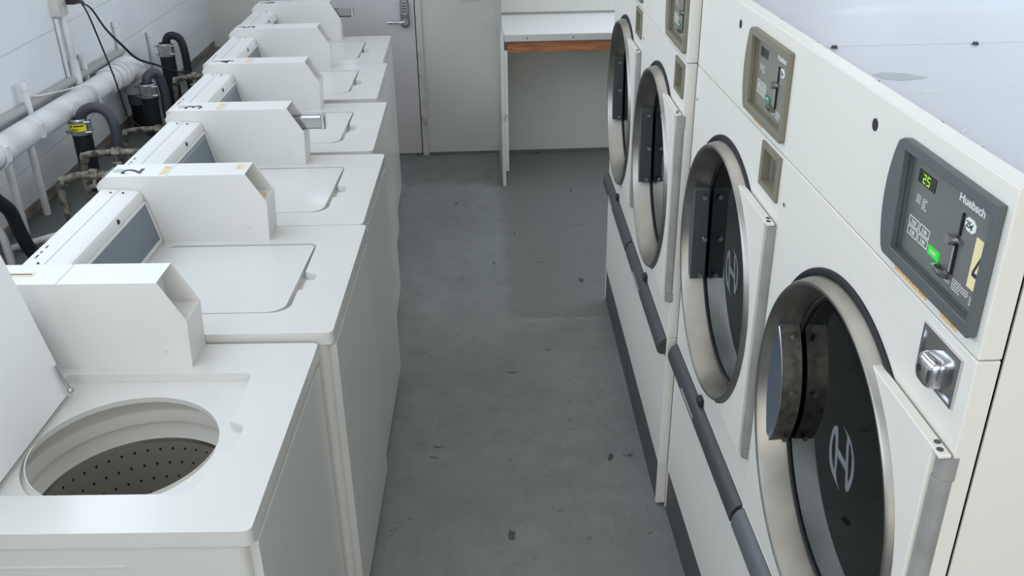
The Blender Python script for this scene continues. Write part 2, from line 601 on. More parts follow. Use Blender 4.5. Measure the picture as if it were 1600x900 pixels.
def rrect(x0, x1, y0, y1, r, n=6):
    """rounded rectangle; r a number or 4 radii (x0y0, x1y0, x1y1, x0y1)"""
    rs = r if isinstance(r, (tuple, list)) else (r,) * 4
    out = []
    for (cx, cy, a), rr in zip(((x0, y0, PI), (x1, y0, 1.5 * PI), (x1, y1, 0), (x0, y1, 0.5 * PI)), rs):
        sx = 1 if cx == x0 else -1
        sy = 1 if cy == y0 else -1
        for k in range(n + 1):
            t = a + k / n * PI / 2
            out.append((cx + sx * rr + rr * math.cos(t), cy + sy * rr + rr * math.sin(t)))
    return out


def circle(cx, cy, r, n=72):
    return [(cx + r * math.cos(2 * PI * k / n), cy + r * math.sin(2 * PI * k / n)) for k in range(n)]


def text_bm(bm, s, size, origin, right, up, mi=0, depth=0.0006, center=False, bold=0.0, sx=1.0):
    cu = bpy.data.curves.new('txt', 'FONT')
    cu.body = s
    cu.size = size
    cu.extrude = depth / 2
    cu.offset = bold
    if center:
        cu.align_x = 'CENTER'
    me = curve_mesh(cu)
    r, u = Vector(right).normalized(), Vector(up).normalized()
    n = r.cross(u)
    o = Vector(origin)
    vs = [bm.verts.new(o + r * v.co.x * sx + u * v.co.y + n * v.co.z) for v in me.vertices]
    for p in me.polygons:
        try:
            bm.faces.new([vs[i] for i in p.vertices]).material_index = mi
        except ValueError:
            pass
    bpy.data.meshes.remove(me)


def thing(name, label, cat, loc=(0, 0, 0), rz=0, group=None):
    o = bpy.data.objects.new(name, None)
    COL.objects.link(o)
    o.location = loc
    o.rotation_euler = (0, 0, rz)
    o['label'] = label
    o['category'] = cat
    if group:
        o['group'] = group
    return o


def tag(o, label, cat, group=None, kind=None):
    o['label'] = label
    o['category'] = cat
    if group:
        o['group'] = group
    if kind:
        o['kind'] = kind
    return o


def struct(o):
    o['kind'] = 'structure'
    return o


def sphere(bm, c, r, sx=1, sy=1, sz=1, mi=0, u=14, v=8):
    res = bmesh.ops.create_uvsphere(bm, u_segments=u, v_segments=v, radius=r, matrix=Matrix.Translation(c) @ Matrix.Diagonal((sx, sy, sz, 1)))
    for vt in res['verts']:
        for f in vt.link_faces:
            f.material_index = mi


def pieces(name, bm, mats, parent, **k):
    """one object for each connected piece"""
    bm.verts.ensure_lookup_table()
    seen, out = set(), []
    for v0 in bm.verts:
        if v0 in seen:
            continue
        st, comp = [v0], []
        seen.add(v0)
        while st:
            v = st.pop()
            comp.append(v)
            for e in v.link_edges:
                w = e.other_vert(v)
                if w not in seen:
                    seen.add(w)
                    st.append(w)
        nb = bmesh.new()
        mp = {v: nb.verts.new(v.co) for v in comp}
        fs = set(f for v in comp for f in v.link_faces)
        for f in fs:
            nf = nb.faces.new([mp[v] for v in f.verts])
            nf.material_index = f.material_index
        out.append(obj(name, nb, mats, parent, **k))
    bm.free()
    return out


# ------------------------------------------------------------------ the room
XL, YB, XR, YF, ZC = -1.66, 6.175, 2.35, -2.2, 2.75

bm = bmesh.new(); box(bm, XL - 0.2, XR + 0.2, YF - 0.2, YB + 0.2, -0.12, 0.0)
struct(obj('floor', bm, floorm, smooth=False))
bm = bmesh.new(); box(bm, XL - 0.2, XR + 0.2, YF - 0.2, YB + 0.2, ZC, ZC + 0.1)
struct(obj('ceiling', bm, ceilp, smooth=False))
# left wall of painted block: solid up to 1.8, opening, header
bm = bmesh.new()
box(bm, XL - 0.2, XL, YF - 0.2, YB + 0.2, 0, 1.82)
box(bm, XL - 0.2, XL, YF - 0.2, YB + 0.2, 2.72, ZC)
struct(obj('wall_left', bm, blockm, smooth=False))
bm = bmesh.new()
box(bm, XR, XR + 0.2, YF - 0.2, YB + 0.2, 0, 1.95)
box(bm, XR, XR + 0.2, YF - 0.2, YB + 0.2, 2.72, ZC)
struct(obj('wall_right', bm, backp, smooth=False))
bm = bmesh.new()
box(bm, XL, -0.75, YF - 0.2, YF, 0, ZC)
box(bm, 1.35, XR, YF - 0.2, YF, 0, ZC)
box(bm, -0.75, 1.35, YF - 0.2, YF, 2.5, ZC)
struct(obj('wall_front', bm, backp, smooth=False))
# far wall with a door opening x -1.27..-0.355, z 0..2.05
bm = bmesh.new()
box(bm, XL, -1.30, YB, YB + 0.2, 0, ZC)
box(bm, -1.30, -0.352, YB, YB + 0.2, 2.08, ZC)
box(bm, -1.30, -0.352, YB + 0.08, YB + 0.2, 0, 2.08)
box(bm, -0.352, XR, YB, YB + 0.2, 0, ZC)
struct(obj('wall_back', bm, backp, smooth=False))
# opening mullions
for i, (x, z0, z1) in enumerate(((XL - 0.1, 1.82, 2.72), (XR + 0.1, 1.95, 2.72))):
    bm = bmesh.new()
    for k in range(9):
        y = -2.0 + k * 1.02
        box(bm, x - 0.03, x + 0.03, y, y + 0.05, z0, z1)
    box(bm, x - 0.04, x + 0.04, YF, YB, z0, z0 + 0.04)
    box(bm, x - 0.04, x + 0.04, YF, YB, z1 - 0.04, z1)
    struct(obj('window_%d' % (i + 1), bm, trimp, smooth=False))

# door slab
bm = bmesh.new(); box(bm, -1.27, -0.358, YB + 0.005, YB + 0.045, 0.012, 2.04)
door = struct(obj('door_1', bm, doorp, bevel=0.002))
bm = bmesh.new(); box(bm, -1.27, -0.362, YB + 0.004, YB + 0.060, 0.0, 0.010)
obj('threshold', bm, brown, door, smooth=False)
# keypad lever lock
lock = obj('keypad_lock', (lambda b: (plate_bm(b, [rrect(-0.446, -0.392, 0.865, 1.045, 0.026)], YB - 0.022, YB + 0.006, 'xz'), b)[1])(bmesh.new()), lockm, door, bevel=0.004)
bm = bmesh.new()
plate_bm(bm, [rrect(-0.440, -0.398, 0.945, 1.038, 0.018)], YB - 0.027, YB - 0.021, 'xz')
for i in range(3):
    for j in range(4):
        box(bm, -0.434 + i * 0.011, -0.427 + i * 0.011, YB - 0.031, YB - 0.026, 0.962 + j * 0.018, 0.972 + j * 0.018, 1)
obj('keypad', bm, [chromedull, printk], lock)
bm = bmesh.new()
cyl(bm, (-0.419, YB - 0.05, 0.905), 0.021, 0.03, 'y')
tube(bm, [(-0.419, YB - 0.055, 0.905), (-0.45, YB - 0.06, 0.906), (-0.50, YB - 0.06, 0.906), (-0.528, YB - 0.055, 0.905)], 0.010)
obj('lever', bm, chrome, lock)
# door trim
bm = bmesh.new()
box(bm, -0.352, -0.312, YB - 0.014, YB + 0.05, 0, 2.10)
box(bm, -1.31, -1.28, YB - 0.014, YB + 0.05, 0, 2.10)
box(bm, -1.31, -0.312, YB - 0.014, YB + 0.05, 2.07, 2.11)
struct(obj('trim_1', bm, trimp, bevel=0.003))
# dark floor-paint line carried up the back wall
bm = bmesh.new(); box(bm, -0.31, XR, YB - 0.004, YB, 0, 0.018)
struct(obj('baseboard_back', bm, ledgem, smooth=False))

# raised concrete ledge behind the washers with raw brown edge strip
bm = bmesh.new(); box(bm, XL, -1.23, -0.8, YB, 0, 0.77)
struct(obj('trim_2', bm, ledgem, bevel=0.006))
bm = bmesh.new(); box(bm, XL, XL + 0.008, -0.8, YB, 0.77, 0.805)
struct(obj('baseboard_left', bm, brown, smooth=False))

# low partition carrying the counter, and the grey upright above it
bm = bmesh.new()
box(bm, 0.172, 0.192, 5.52, YB, 0.0, 0.955)
box(bm, 0.192, 0.212, 5.52, 5.56, 0.10, 0.84)
struct(obj('trim_3', bm, trimp, bevel=0.002))
bm = bmesh.new()
box(bm, 0.150, 0.176, 5.50, 5.53, 0.965, 2.3)
box(bm, 0.176, 0.180, 5.50, YB, 0.965, 2.3)
struct(obj('trim_4', bm, pipegrey, bevel=0.002))
bm = bmesh.new(); box(bm, 0.20, XR, YB - 0.016, YB, 0.945, 1.25)
struct(obj('trim_5', bm, backp, bevel=0.002))

ct = thing('folding_counter', 'white laminate folding counter with metal edge along the back wall', 'counter', (0, 0, 0))
bm = bmesh.new(); box(bm, 0.194, XR - 0.01, 5.545, YB - 0.016, 0.905, 0.930)
obj('worktop', bm, countertop, ct, bevel=0.002)
bm = bmesh.new(); box(bm, 0.194, XR - 0.01, 5.530, 5.545, 0.893, 0.931)
for x in (0.33, 0.60, 0.87, 1.14):
    cyl(bm, (x, 5.527, 0.913), 0.004, 0.004, 'y', 10, 1)
obj('edge_strip', bm, [metaledge, printk], ct, bevel=0.0015)
bm = bmesh.new(); box(bm, 0.214, XR - 0.01, 5.548, 5.586, 0.825, 0.905)
for z in (0.848, 0.885):
    cyl(bm, (0.235, 5.545, z), 0.004, 0.004, 'y', 10, 1)
obj('apron', bm, [woodm, printk], ct, bevel=0.002)

pl = obj('outlet_plate', (lambda b: (box(b, -0.055, 0.058, YB - 0.006, YB, 1.02, 1.14), b)[1])(bmesh.new()), outletm, bevel=0.003)
tag(pl, 'cream outlet plate on the far wall right of the door, at the top edge', 'wall outlet')


# ------------------------------------------------------------------ washers
W = 0.672
CW = 0.106     # coin case thickness
DX = -0.745    # rear of the machine


def make_washer(name, opened, slide, number, rusty, printed, label):
    drop = 0.02 if opened else 0.0
    t = thing(name, label, 'washing machine', group='white top-loading washers along the left wall')
    # cabinet: hollow, open at the top
    bm = bmesh.new()
    plate_bm(bm, [rrect(DX + 0.02, -0.016, 0.004, W - 0.004, 0.018), rrect(DX + 0.024, -0.020, 0.008, W - 0.008, 0.015)], 0.012 + drop, 0.924)
    box(bm, DX + 0.03, -0.03, 0.01, W - 0.01, 0.031 + drop, 0.05 + drop)
    for sx in (-0.66, -0.07):
        for sy in (0.06, W - 0.06):
            cyl(bm, (sx, sy, drop), 0.018, 0.032)
    # pressed line in the side panels
    box(bm, DX + 0.10, -0.24, 0.0025, 0.0045, 0.872, 0.876)
    obj('cabinet', bm, enamel, t, angle=30)
    # front panel
    bm = bmesh.new()
    plate_bm(bm, [rrect(0.028, W - 0.028, 0.05, 0.908, 0.006)], -0.018, 0.001, 'yz')
    obj('front_panel', bm, enamel, t, bevel=0.006, seg=3)
    # top panel: upper deck with the lid recess, lower deck with the tub opening
    bm = bmesh.new()
    rec = rrect(-0.562, -0.128, 0.107, 0.538, (0.03, 0.05, 0.022, 0.02))
    # finger notch in the recess outline (right side)
    k = 14  # after x1y0 corner (7 + 7 points)
    notch = [(-0.128, 0.232), (-0.098, 0.248), (-0.094, 0.255), (-0.094, 0.322), (-0.098, 0.329), (-0.128, 0.345)]
    rec = rec[:k] + notch + rec[k:]
    outer = rrect(DX + 0.01, 0.0, 0.0, W, (0.006, 0.016, 0.016, 0.006))
    plate_bm(bm, [outer, rec], 0.936, 0.958)
    inner = [outer] + ([circle(-0.338, 0.280, 0.194)] if opened else [])
    plate_bm(bm, inner, 0.923, 0.936)
    bmesh.ops.remove_doubles(bm, verts=bm.verts, dist=1e-5)
    # drop doubled inner faces between the two decks
    obj('top_panel', bm, enamel, t, bevel=0.007, seg=3)
    if opened:
        # white splash ring and stainless basket
        bm = bmesh.new()
        lathe(bm, [(0.1945, 0.9355), (0.192, 0.934), (0.1945, 0.926), (0.200, 0.923), (0.222, 0.921), (0.232, 0.914), (0.233, 0.905), (0.226, 0.900), (0.219, 0.897), (0.222, 0.890), (0.236, 0.880),
                   (0.240, 0.858), (0.232, 0.850), (0.229, 0.832), (0.240, 0.826), (0.241, 0.806), (0.226, 0.800), (0.214, 0.796)], 'z', (-0.338, 0.300, 0), 96)
        obj('tub_ring', bm, tubplastic, t, angle=50)
        bm = bmesh.new()
        lathe(bm, [(0.235, 0.785), (0.222, 0.797), (0.216, 0.795), (0.213, 0.786)], 'z', (-0.338, 0.300, 0), 96, 1)
        lathe(bm, [(0.213, 0.786), (0.213, 0.42)], 'z', (-0.338, 0.300, 0), 96, 0)
        lathe(bm, [(0.213, 0.42), (0.18, 0.40), (0.02, 0.41)], 'z', (-0.338, 0.300, 0), 96, 1, False, True)
        obj('wash_basket', bm, [basket_m, steel], t, angle=50)
        # raised lid, hinged at the back
        bm = bmesh.new()
        LT = R(101.5)
        plate_bm(bm, [rrect(0.0, 0.425, 0.113, 0.486, (0.006, 0.03, 0.03, 0.006))], 0.0, 0.018)
        for v in bm.verts:
            x, z = v.co.x, v.co.z
            v.co.x = -0.530 + x * math.cos(LT) - z * math.sin(LT)
            v.co.z = 0.948 + x * math.sin(LT) + z * math.cos(LT)
        lid = obj('lid', bm, lidwhite, t, bevel=0.005, seg=3)
        bm = bmesh.new()
        for y in (0.452,):
            tube(bm, [(-0.522, y + 0.018, 0.965), (-0.531, y + 0.018, 0.990), (-0.537, y + 0.018, 1.025)], 0.0045, 10)
            sphere(bm, (-0.520, y + 0.019, 0.960), 0.008)
        obj('hinge_strut', bm, chromedull, lid)
    else:
        bm = bmesh.new()
        out = rrect(-0.566, -0.133, 0.112, 0.528, (0.028, 0.046, 0.02, 0.018))
        out = [((x - 0.010 * (1 - (y - 0.112) / 0.416)) if x > -0.3 else x, y) for x, y in out]
        plate_bm(bm, [out], 0.9375, 0.9575)
        obj('lid', bm, enamel, t, bevel=0.005, seg=3)
    # finger grip dish
    bm = bmesh.new()
    box(bm, -0.127, -0.0955, 0.25, 0.327, 0.936, 0.941)
    obj('finger_grip', bm, enamel, t, bevel=0.001)
    # console
    bm = bmesh.new()
    Y1 = W - CW - 0.002
    prof = [(-0.592, 0.957), (-0.622, 1.098), (-0.622, 1.112), (-0.628, 1.121), (-0.640, 1.125), (-0.734, 1.131), (-0.742, 1.125), (-0.744, 1.10), (-0.744, 0.957)]
    prism(bm, prof, 'y', 0.0, Y1)
    con = obj('console', bm, enamel2, t, bevel=0.003, seg=2)
    d = Vector((-0.030, 0, 0.141)).normalized()
    nn = Vector((0.141, 0, 0.030)).normalized()

    def onslope(u, off):  # u metres up the slope from its foot
        p = Vector((-0.592, 0, 0.957)) + d * u + nn * off
        return p.x, p.z
    bm = bmesh.new()
    a, b_, c_, e = onslope(0.018, 0.0), onslope(0.018, 0.003), onslope(0.132, 0.003), onslope(0.132, 0.0)
    prism(bm, [a, b_, c_, e], 'y', 0.022, Y1 - 0.012, 0)
    pnl = obj('control_window', bm, plasticgrey, con, bevel=0.0008)
    bm = bmesh.new()
    for u0, u1, y0, y1 in ((0.010, 0.018, 0.014, Y1 - 0.004), (0.132, 0.139, 0.014, Y1 - 0.004), (0.010, 0.139, 0.014, 0.022), (0.010, 0.139, Y1 - 0.012, Y1 - 0.004)):
        prism(bm, [onslope(u0, 0), onslope(u0, 0.006), onslope(u1, 0.006), onslope(u1, 0)], 'y', y0, y1)
    obj('window_frame', bm, enamel2, con, bevel=0.001)
    if printed:
        bm = bmesh.new()
        rr = random.Random(3)
        y = 0.16
        while y < Y1 - 0.03:
            w_ = rr.uniform(0.006, 0.02)
            for u0 in (0.118,):
                prism(bm, [onslope(u0, 0.003), onslope(u0, 0.0036), onslope(u0 + 0.005, 0.0036), onslope(u0 + 0.005, 0.003)], 'y', y, y + w_)
            y += w_ + 0.006
        prism(bm, [onslope(0.127, 0.003), onslope(0.127, 0.0036), onslope(0.1283, 0.0036), onslope(0.1283, 0.003)], 'y', 0.03, Y1 - 0.02)
        obj('window_printing', bm, printg, pnl, smooth=False)
    bm = bmesh.new()
    sphere(bm, (-0.6225, 0.365, 1.108), 0.0075, 0.7, 1, 1)
    obj('indicator_lens', bm, blackpl, con)
    bm = bmesh.new()
    cyl(bm, (-0.700, Y1 - 0.03, 1.1275), 0.003, 0.0035, 'z', 10)
    cyl(bm, (-0.665, Y1 - 0.03, 1.1262), 0.003, 0.0035, 'z', 10)
    cyl(bm, (-0.700, 0.06, 1.1285), 0.003, 0.0035, 'z', 10)
    for yy, ww in ((0.09, 0.018), (0.12, 0.01), (0.15, 0.014)):
        box(bm, -0.722, -0.718, yy, yy + ww, 1.127, 1.1308)
    pieces('console_screw', bm, printk, con, smooth=False)
    bm = bmesh.new()
    prism(bm, [(-0.6843, 1.1270), (-0.6857, 1.1270), (-0.6857, 1.1287), (-0.6843, 1.1287)], 'y', 0.004, Y1 - 0.004)
    obj('console_seam', bm, printg, con, smooth=False)
    # coin meter case: sheet-metal shell, open on its sloping face
    Ya, Yb = W - CW, W
    s = 0.003
    face = [(-0.275, 0.9575), (-0.268, 1.080), (-0.320, 1.166), (-0.722, 1.166), (-0.742, 1.150), (-0.752, 1.135), (-0.748, 1.115), (-0.742, 0.9575)]
    bm = bmesh.new()
    prism(bm, face, 'y', Ya, Ya + s)
    prism(bm, face, 'y', Yb - s, Yb)
    prism(bm, [(-0.320, 1.166), (-0.722, 1.166), (-0.722, 1.163), (-0.3215, 1.163)], 'y', Ya + s, Yb - s)
    prism(bm, [(-0.722, 1.166), (-0.742, 1.150), (-0.752, 1.135), (-0.748, 1.115), (-0.742, 0.9575), (-0.739, 0.9575), (-0.745, 1.115), (-0.749, 1.135), (-0.740, 1.148), (-0.722, 1.163)], 'y', Ya + s, Yb - s)
    prism(bm, [(-0.275, 0.9575), (-0.268, 1.080), (-0.271, 1.080), (-0.278, 0.9575)], 'y', Ya + s, Yb - s)
    # inner shelf and back plate
    prism(bm, [(-0.2695, 1.080), (-0.345, 1.080), (-0.345, 1.077), (-0.2695, 1.077)], 'y', Ya + s, Yb - s)
    prism(bm, [(-0.345, 1.077), (-0.348, 1.077), (-0.348, 1.163), (-0.345, 1.163)], 'y', Ya + s, Yb - s)
    if opened:
        for v in bm.verts:
            if v.co.z > 1.13:
                v.co.z += 0.012
    case = obj('coin_meter_case', bm, enamel2, t, bevel=0.0009, seg=2)
    bm = bmesh.new()
    box(bm, -0.5455, -0.5440, Ya + 0.002, Yb - 0.002, 1.1655, 1.1665)
    box(bm, -0.735, -0.734, Ya + 0.006, Yb, 1.160, 1.1602)
    cyl(bm, (-0.33, Ya - 0.0006, 1.0), 0.0022, 0.002, 'y', 8)
    for v in bm.verts:
        v.co.z += 0.012 if (opened and v.co.z > 1.13) else 0
    pieces('case_seam', bm, printg, case, smooth=False)
    if number:
        bm = bmesh.new()
        text_bm(bm, number, 0.085, (-0.628, Ya + 0.018, 1.1664), (0, 1, 0), (-1, 0, 0), bold=0.0008, sx=1.15)
        obj('painted_number', bm, printk, case, smooth=False)
        bm = bmesh.new()
        lathe(bm, [(0.016, 0.0), (0.016, 0.0008), (0.0135, 0.0008), (0.0135, 0.0)], 'z', (-0.70, Ya + 0.05, 1.1662), 24)
        box(bm, -0.706, -0.704, Ya + 0.04, Ya + 0.06, 1.166, 1.167)
        box(bm, -0.696, -0.694, Ya + 0.04, Ya + 0.06, 1.166, 1.167)
        box(bm, -0.706, -0.694, Ya + 0.049, Ya + 0.051, 1.166, 1.167)
        obj('round_emblem', bm, printg, case, smooth=False)
    if rusty or number in ('2', '3', '4'):
        bm = bmesh.new()
        plate_bm(bm, [rrect(-0.572, -0.552, Ya + 0.012, Ya + 0.085, 0.004)], 1.1661, 1.1667)
        if rusty:
            plate_bm(bm, [rrect(-0.360, -0.335, Ya + 0.045, Ya + 0.085, 0.008)], 1.1661, 1.1666)
            plate_bm(bm, [rrect(-0.308, -0.282, Ya + 0.02, Ya + 0.075, 0.008)], 1.0802, 1.0808)
        pieces('rust_stain', bm, rust, case, smooth=False)
    if opened:
        bm = bmesh.new()
        plate_bm(bm, [rrect(-0.705, -0.615, Ya + 0.040, Ya + 0.062, 0.004)], 1.1661, 1.1668, mi=0)
        box(bm, -0.70, -0.62, Ya + 0.049, Ya + 0.053, 1.1668, 1.1675, 1)
        sphere(bm, (-0.71, Ya + 0.05, 1.168), 0.012, 1, 1, 0.5, 2)
        for v in bm.verts:
            v.co.z += 0.012
        obj('lock_and_tape', bm, [tape, printk, chromedull], case)
    if slide:
        bm = bmesh.new()
        y0, y1 = Ya + 0.030, Ya + 0.078
        box(bm, -0.345, -0.205, y0, y0 + 0.005, 1.082, 1.122)
        box(bm, -0.345, -0.205, y1 - 0.005, y1, 1.082, 1.122)
        box(bm, -0.345, -0.205, y0, y1, 1.082, 1.087)
        box(bm, -0.345, -0.213, y0 + 0.005, y1 - 0.005, 1.087, 1.114)
        plate_bm(bm, [rrect(-0.212, -0.196, y0 - 0.002, y1 + 0.002, (0.002, 0.007, 0.007, 0.002))], 1.080, 1.126)
        obj('coin_slide', bm, chrome, case, bevel=0.0015)
    return t


def copy_tree(o, parent=None):
    c = o.copy()
    COL.objects.link(c)
    c.parent = parent
    for ch in o.children:
        copy_tree(ch, c)
    return c


washers = [
    (-0.424, 1.318, -2.5, True, False, None, False, False, 'nearest washer, its lid raised to show the perforated steel basket'),
    (-0.361, 2.003, -1.8, False, False, '2', True, False, 'washer with the lid closed, numbered 2, next behind the open one'),
    (-0.352, 2.679, -1.5, False, True, '3', False, True, 'closed washer numbered 3 with a steel coin slide sticking out of its coin box'),
    (-0.382, 3.390, -0.3, False, False, '4', False, True, 'closed washer just beyond the one numbered 3, no coin slide in its coin box'),
    (-0.428, 4.125, 0.2, False, False, '5', False, False, 'closed washer second from the far end of the row, no coin slide'),
    (-0.456, 4.800, 0.0, False, True, '6', False, False, 'farthest washer of the row, nearest the grey door, steel coin slide out'),
]
for x, y, rz, op, sl, num, ru, pr, lab in washers:
    w_ = make_washer('washing_machine', op, sl, num, ru, pr, lab)
    w_.location = (x, y, -0.02 if op else 0.0)
    w_.rotation_euler = (0, 0, R(rz))

# ------------------------------------------------------------------ dryers
DW = 0.752
CY, CZ = 0.370, 1.063


def dryer_text(bm, s, size, y, z, x, mi=0, **k):
    # text on the front plane faces the aisle (-x): its right is -y
    text_bm(bm, s, size, (x, y, z), (0, -1, 0), (0, 0, 1), mi, **k)


def make_dryer(kind, label, ends=(True, True), depth=1.12):
    """kind: 'slate' or 'taupe'"""
    t = thing('tumble_dryer', label, 'dryer', group='white front-loading tumble dryers along the right side')
    y0 = 0.0 + (0.003 if ends[0] else 0.0)
    y1 = DW - (0.003 if ends[1] else 0.0)
    r0 = 0.008 if ends[0] else 0.0005
    r1 = 0.008 if ends[1] else 0.0005
    bm = bmesh.new()
    x0_, x1_ = 0.0345, depth
    box(bm, x0_, x1_, y0 + 0.002, y0 + 0.005, 0.0, 1.688)
    box(bm, x0_, x1_, y1 - 0.005, y1 - 0.002, 0.0, 1.688)
    box(bm, x1_ - 0.004, x1_, y0 + 0.005, y1 - 0.005, 0.0, 1.688)
    box(bm, x0_, x1_, y0 + 0.005, y1 - 0.005, 0.0, 0.01)
    box(bm, x0_, x1_, y0 + 0.005, y1 - 0.005, 1.68, 1.688)
    cyl(bm, (x0_ + 0.075, y0 + 0.000, 1.47), 0.007, 0.003, 'y', 12)
    obj('cabinet', bm, dwhite, t, smooth=False)
    # top cover
    bm = bmesh.new()
    box(bm, 0.030, x1_, y0 + 0.001, y1 - 0.001, 1.688, 1.6945)
    tc = obj('top_cover', bm, dtop, t, bevel=0.0008)
    # front sheets
    bev = dict(bevel=0.004, seg=3)

    def sheet(z0, z1, holes=(), lip=0.0):
        bm = bmesh.new()
        plate_bm(bm, [[(y0, z0), (y1, z0), (y1, z1), (y0, z1)]] + list(holes), 0.0, 0.030, 'yz')
        return bm
    bm = sheet(1.4855, 1.7055, [[(0.0265, 1.520), (0.0265, 1.668), (0.266, 1.668), (0.258, 1.520)]])
    # square off the shared edge, round the outer one
    fp = obj('upper_front_panel', bm, dwhite, t, **(bev if (ends[0] and ends[1]) else dict(bevel=0.0022, seg=2)))
    bm = bmesh.new()
    cyl(bm, (-0.001, 0.387, 1.661), 0.0095, 0.004, 'x', 24)
    obj('hole_plug', bm, blackpl, fp)
    bm = sheet(0.6475, 1.4838, [circle(CY, CZ, 0.327, 96)] + ([[(0.024, 1.392), (0.024, 1.472), (0.124, 1.472), (0.124, 1.392)]] if kind != 'slate' else []))
    dp = obj('door_surround_panel', bm, dwhite, t, bevel=0.0022, seg=2)
    bm = bmesh.new()
    for yy, zz in ((DW - 0.028, 1.40), (0.012, 1.20), (DW - 0.03, 0.93), (0.006, 0.80)):
        cyl(bm, (-0.0025, yy, zz), 0.0045, 0.004, 'x', 12)
    pieces('panel_screw', bm, chromedull, dp)
    # lint door
    bm = bmesh.new()
    plate_bm(bm, [[(y0, 0.170), (y1, 0.170), (y1, 0.6460), (y0, 0.6460)]], 0.0, 0.030, 'yz')
    lp = obj('lint_door', bm, dwhite, t, bevel=0.0022, seg=2)
    # full-length grip bar, D-shaped
    bm = bmesh.new()
    pr = [(0.0, 0.584), (-0.018, 0.586), (-0.026, 0.594), (-0.028, 0.606), (-0.025, 0.622), (-0.016, 0.637), (0.0, 0.646)]
    ya, yb = (0.012 if ends[0] else 0.0), (DW - 0.012)
    prism(bm, pr, 'y', ya, yb)
    bar = obj('grip_bar', bm, barblue if kind == 'slate' else barmat, lp, bevel=0.003, seg=2)
    bm = bmesh.new()
    rr = random.Random(5)
    y = 0.545
    while y > 0.395:
        w_ = rr.uniform(0.004, 0.011)
        prism(bm, [(-0.0275, 0.606), (-0.0285, 0.6065), (-0.0272, 0.6145), (-0.0262, 0.614)], 'y', y - w_, y)
        y -= w_ + 0.004
    obj('bar_lettering', bm, printg, bar, smooth=False)
    bm = bmesh.new()
    prism(bm, [(0.0, 0.646), (-0.014, 0.646), (-0.014, 0.660), (-0.008, 0.668), (0.0, 0.668)], 'y', 0.395, 0.425)
    obj('latch_key', bm, blackpl, lp, bevel=0.0015)
    # side flanges to the floor and recessed kick plate
    bm = bmesh.new()
    if ends[0]:
        box(bm, 0.0, 0.030, y0, y0 + 0.014, 0.012, 0.1695)
    if ends[1]:
        box(bm, 0.0, 0.030, y1 - 0.003, y1, 0.012, 0.1695)
    pieces('side_flange', bm, dwhite, t, bevel=0.001)
    bm = bmesh.new()
    box(bm, 0.004, 0.022, y0 + (0.016 if ends[0] else 0.0), y1 - (0.004 if ends[1] else 0.0), 0.0, 0.169)
    obj('kick_plate', bm, kick, t, bevel=0.0015)
    bm = bmesh.new()
    # ---------------- door
    c = (0, CY, CZ)
    lathe(bm, [(0.3262, 0.026), (0.3262, 0.0), (0.323, -0.002), (0.3155, -0.026), (0.3125, -0.0295), (0.3085, -0.0295), (0.305, -0.027), (0.300, -0.014), (0.291, 0.031), (0.286, 0.033), (0.286, 0.036)], 'x', c, 128)
    dr = obj('door', bm, steel, t, angle=28)
    bm = bmesh.new()
    lathe(bm, [(0.336, 0.0), (0.336, -0.003), (0.333, -0.006), (0.327, -0.006), (0.3235, -0.003), (0.3235, 0.0)], 'x', c, 128)
    obj('door_gasket', bm, rubber, dr)
    bm = bmesh.new()
    lathe(bm, [(0.287, 0.030), (0.284, 0.0275), (0.281, 0.030), (0.281, 0.034)], 'x', c, 96)
    obj('glass_seal', bm, rubber, dr)
    bm = bmesh.new()
    cyl(bm, (0.033, CY, CZ), 0.285, 0.004, 'x', 96)
    gl = obj('door_glass', bm, glass, dr, smooth=False)
    # finger-pull handle bridging the far side of the flange
    bm = bmesh.new()
    secs = []
    nz = 14
    for i in range(nz + 1):
        t_ = i / nz
        z = 0.930 + t_ * 0.252
        ya = CY + math.sqrt(max(0.3005 ** 2 - (z - CZ) ** 2, 0.01))
        if kind == 'slate':
            ye = 0.610 + 0.026 * t_ ** 3 - 0.036 * math.sin(PI * t_) ** 0.8
        else:
            ye = 0.606 + 0.018 * t_
        sag = 0.016 * math.sin(PI * min(1, max(0, t_))) ** 0.5
        sec = [(-0.010, ya), (-0.010 + sag * 0.75, ya * 0.75 + ye * 0.25), (-0.010 + sag, (ya + ye) / 2), (-0.010 + sag * 0.6, ya * 0.25 + ye * 0.75), (-0.0125, ye + 0.0015), (-0.0135, ye), (-0.012, ye - 0.002), (0.006, ye - 0.001), (0.028, ye + 0.001), (0.028, ya - 0.008)]
        secs.append([bm.verts.new((px_, py_, z)) for px_, py_ in sec])
    ns = len(secs[0])
    for i in range(nz):
        for j in range(ns):
            bm.faces.new((secs[i][j], secs[i][(j + 1) % ns], secs[i + 1][(j + 1) % ns], secs[i + 1][j])).material_index = 0 if j < 4 else (1 if j < 6 else 2)
    bm.faces.new(secs[0])
    bm.faces.new(secs[-1][::-1])
    hd = obj('pull_handle', bm, [pocket_s, chromedull, steelworn] if kind == 'slate' else [dgrey2, dgrey2, dgrey], dr, angle=24)
    bm = bmesh.new()
    for yy, zz in ((0.614, 1.165), (0.578, 1.060), (0.593, 0.945)):
        cyl(bm, (0.012, yy - 0.006, zz), 0.006, 0.012, 'y', 16)
    pieces('handle_screw', bm, steel if kind == 'slate' else chromedull, hd)
    # hinge-side plate
    bm = bmesh.new()
    a0, a1 = math.asin(0.285 / 0.3215), -math.asin(0.285 / 0.3215)
    arc = []
    for i in range(25):
        a = a0 + (a1 - a0) * i / 24
        arc.append((CY - 0.3215 * math.cos(a), CZ + 0.3215 * math.sin(a)))
    wing = [(0.001, CZ + 0.285)] + arc + [(0.022, CZ - 0.285), (0.022, CZ + 0.2795), (0.001, CZ + 0.2795)]
    prism(bm, wing, 'x', -0.0205, -0.004)
